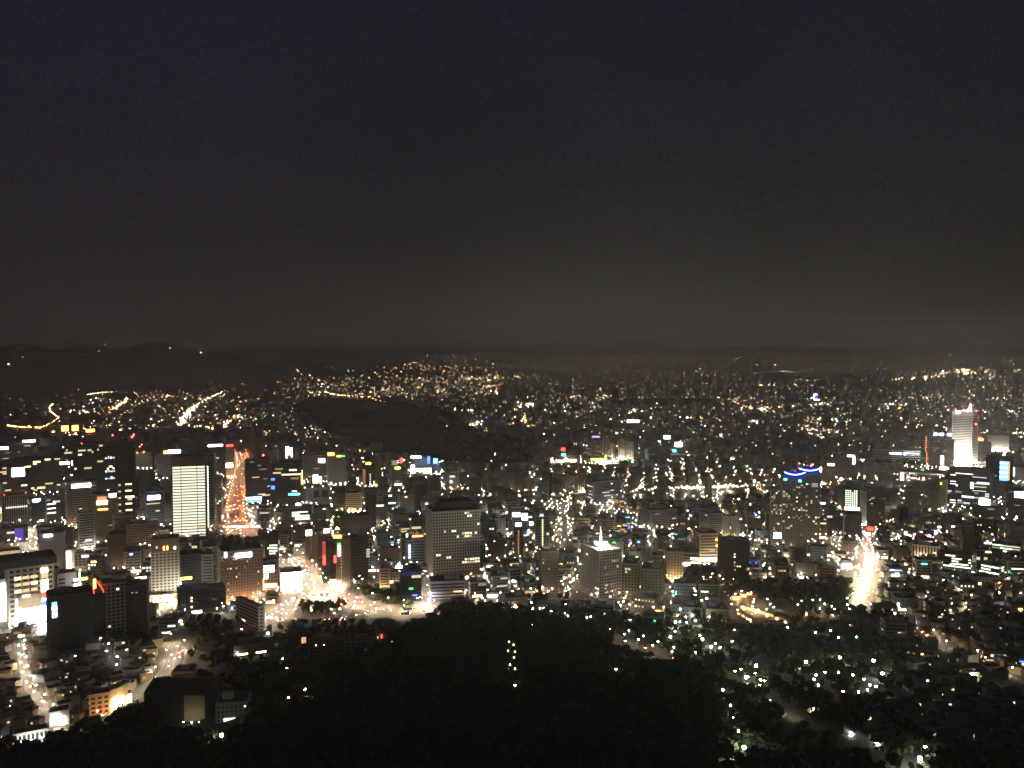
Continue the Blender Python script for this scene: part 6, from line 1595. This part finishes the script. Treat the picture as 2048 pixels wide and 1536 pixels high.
CARS = [car_proto('car_white'), car_proto('car_silver'), car_proto('car_black'), car_proto('bus_green', 10.5, 2.5, 3, True)]
NC = 0
def cars(r, n, lab_away, lab_to, f0=0, f1=1, lanes=None, share_away=.5):
    global NC
    q = r['q']; L = np.r_[0, np.cumsum(np.linalg.norm(np.diff(q, axis=0), axis=1))]
    used = []
    for _ in range(n * 4):
        if n <= 0: break
        s = RND.uniform(f0, f1) * L[-1]; lane = RND.choice(lanes or [k for k in np.arange(-r['rw'] / 2 + 1.8, r['rw'] / 2 - 1, 3.3)])
        if any(abs(s - a) < 8 and abs(lane - c) < 2 for a, c in used): continue
        used.append((s, lane)); n -= 1
        x, y = np.interp(s, L, q[:, 0]), np.interp(s, L, q[:, 1])
        i = max(0, min(len(q) - 2, int(np.searchsorted(L, s)) - 1)); t = q[i + 1] - q[i]; t = t / np.linalg.norm(t)
        X, Y = x - t[1] * lane, y + t[0] * lane
        away = (lane > 0) == (t[1] < 0) if r['rw'] > 8 else RND.random() < share_away
        if RND.random() < .12: away = not away
        yaw = math.atan2(t[1], t[0]) - math.pi / 2
        fy_ = math.cos(yaw)
        # the nose is local -y; keep it towards the camera unless the car drives away
        if (fy_ < 0) != away: yaw += math.pi
        proto = CARS[3] if RND.random() < .10 and r['rw'] > 12 else CARS[RND.randrange(3)]
        isb = proto is CARS[3]
        col = ['white', 'silver', 'black', 'green'][CARS.index(proto)]
        o = thing('bus' if isb else 'car', f'{col} {"bus" if isb else "car"} {"showing red tail lights" if away else "with white headlights"} {lab_away}', 'bus' if isb else 'car', (X, Y, gzf(X, Y) + r['dz']), yaw, 'traffic ' + lab_away)
        for nm, me in proto: link(nm, me, o)
        NC += 1
cars(avenue_n, 75, 'on the red lit avenue', '')
cars(square_w, 46, 'in the bright junction', '')
cars(ramp_road, 22, 'on the curving ramp', '')
cars(square_s, 10, 'beside the round green island', '')
cars(bend, 16, 'on the bright bend above the dark hall', '')
cars(avenue_e, 10, 'on the bright east avenue', '')
cars(hill_rd, 6, 'on the road over the dark slope', '')
cars(east_st, 18, 'on the pale cross street', '')
cars(street_w, 12, 'in the narrow blazing street', '')
cars(alley_w, 8, 'in the crooked bright alley', '')
cars(mid_st2, 14, 'on the busy cross street', '')
cars(diag_st, 4, 'on the diagonal lit street', '')
cars(mid_st, 3, 'in the winding lane', '')
def queue(px0, py0, n, lab):
    g = P(px0, py0)
    for k in range(n):
        X, Y = g[0] + (k % 5) * 3.3 - 6, g[1] + (k // 5) * 7.5 - 8
        p = CARS[k % 3]; col = ['white', 'silver', 'black'][k % 3]
        o = thing('car', f'{col} car queuing {lab}', 'car', (X, Y, gzf(X, Y) + .5), math.pi - .5, 'queue ' + lab)
        for nm, me in p: link(nm, me, o)
queue(676, 1205, 20, 'with red tail lights on the bright junction')
print('cars', NC)

# ------------------------------------------------------------------ the air over the city
hz = bpy.data.materials.new('haze_air'); hz.use_nodes = True
n = hz.node_tree.nodes; n.clear()
o = n.new('ShaderNodeOutputMaterial'); v = n.new('ShaderNodeVolumePrincipled')
v.inputs['Color'].default_value = (.97, .95, .92, 1); v.inputs['Density'].default_value = 0.000085; v.inputs['Anisotropy'].default_value = 0.5
hz.node_tree.links.new(v.outputs[0], o.inputs['Volume'])
MATS['haze_air'] = hz
zl = -8.0
tag(part('haze', MB().box(-22000, 22000, -1200, 23000, zl, 372), 'haze_air', None), 'thin night haze lying over the city', kind='stuff')
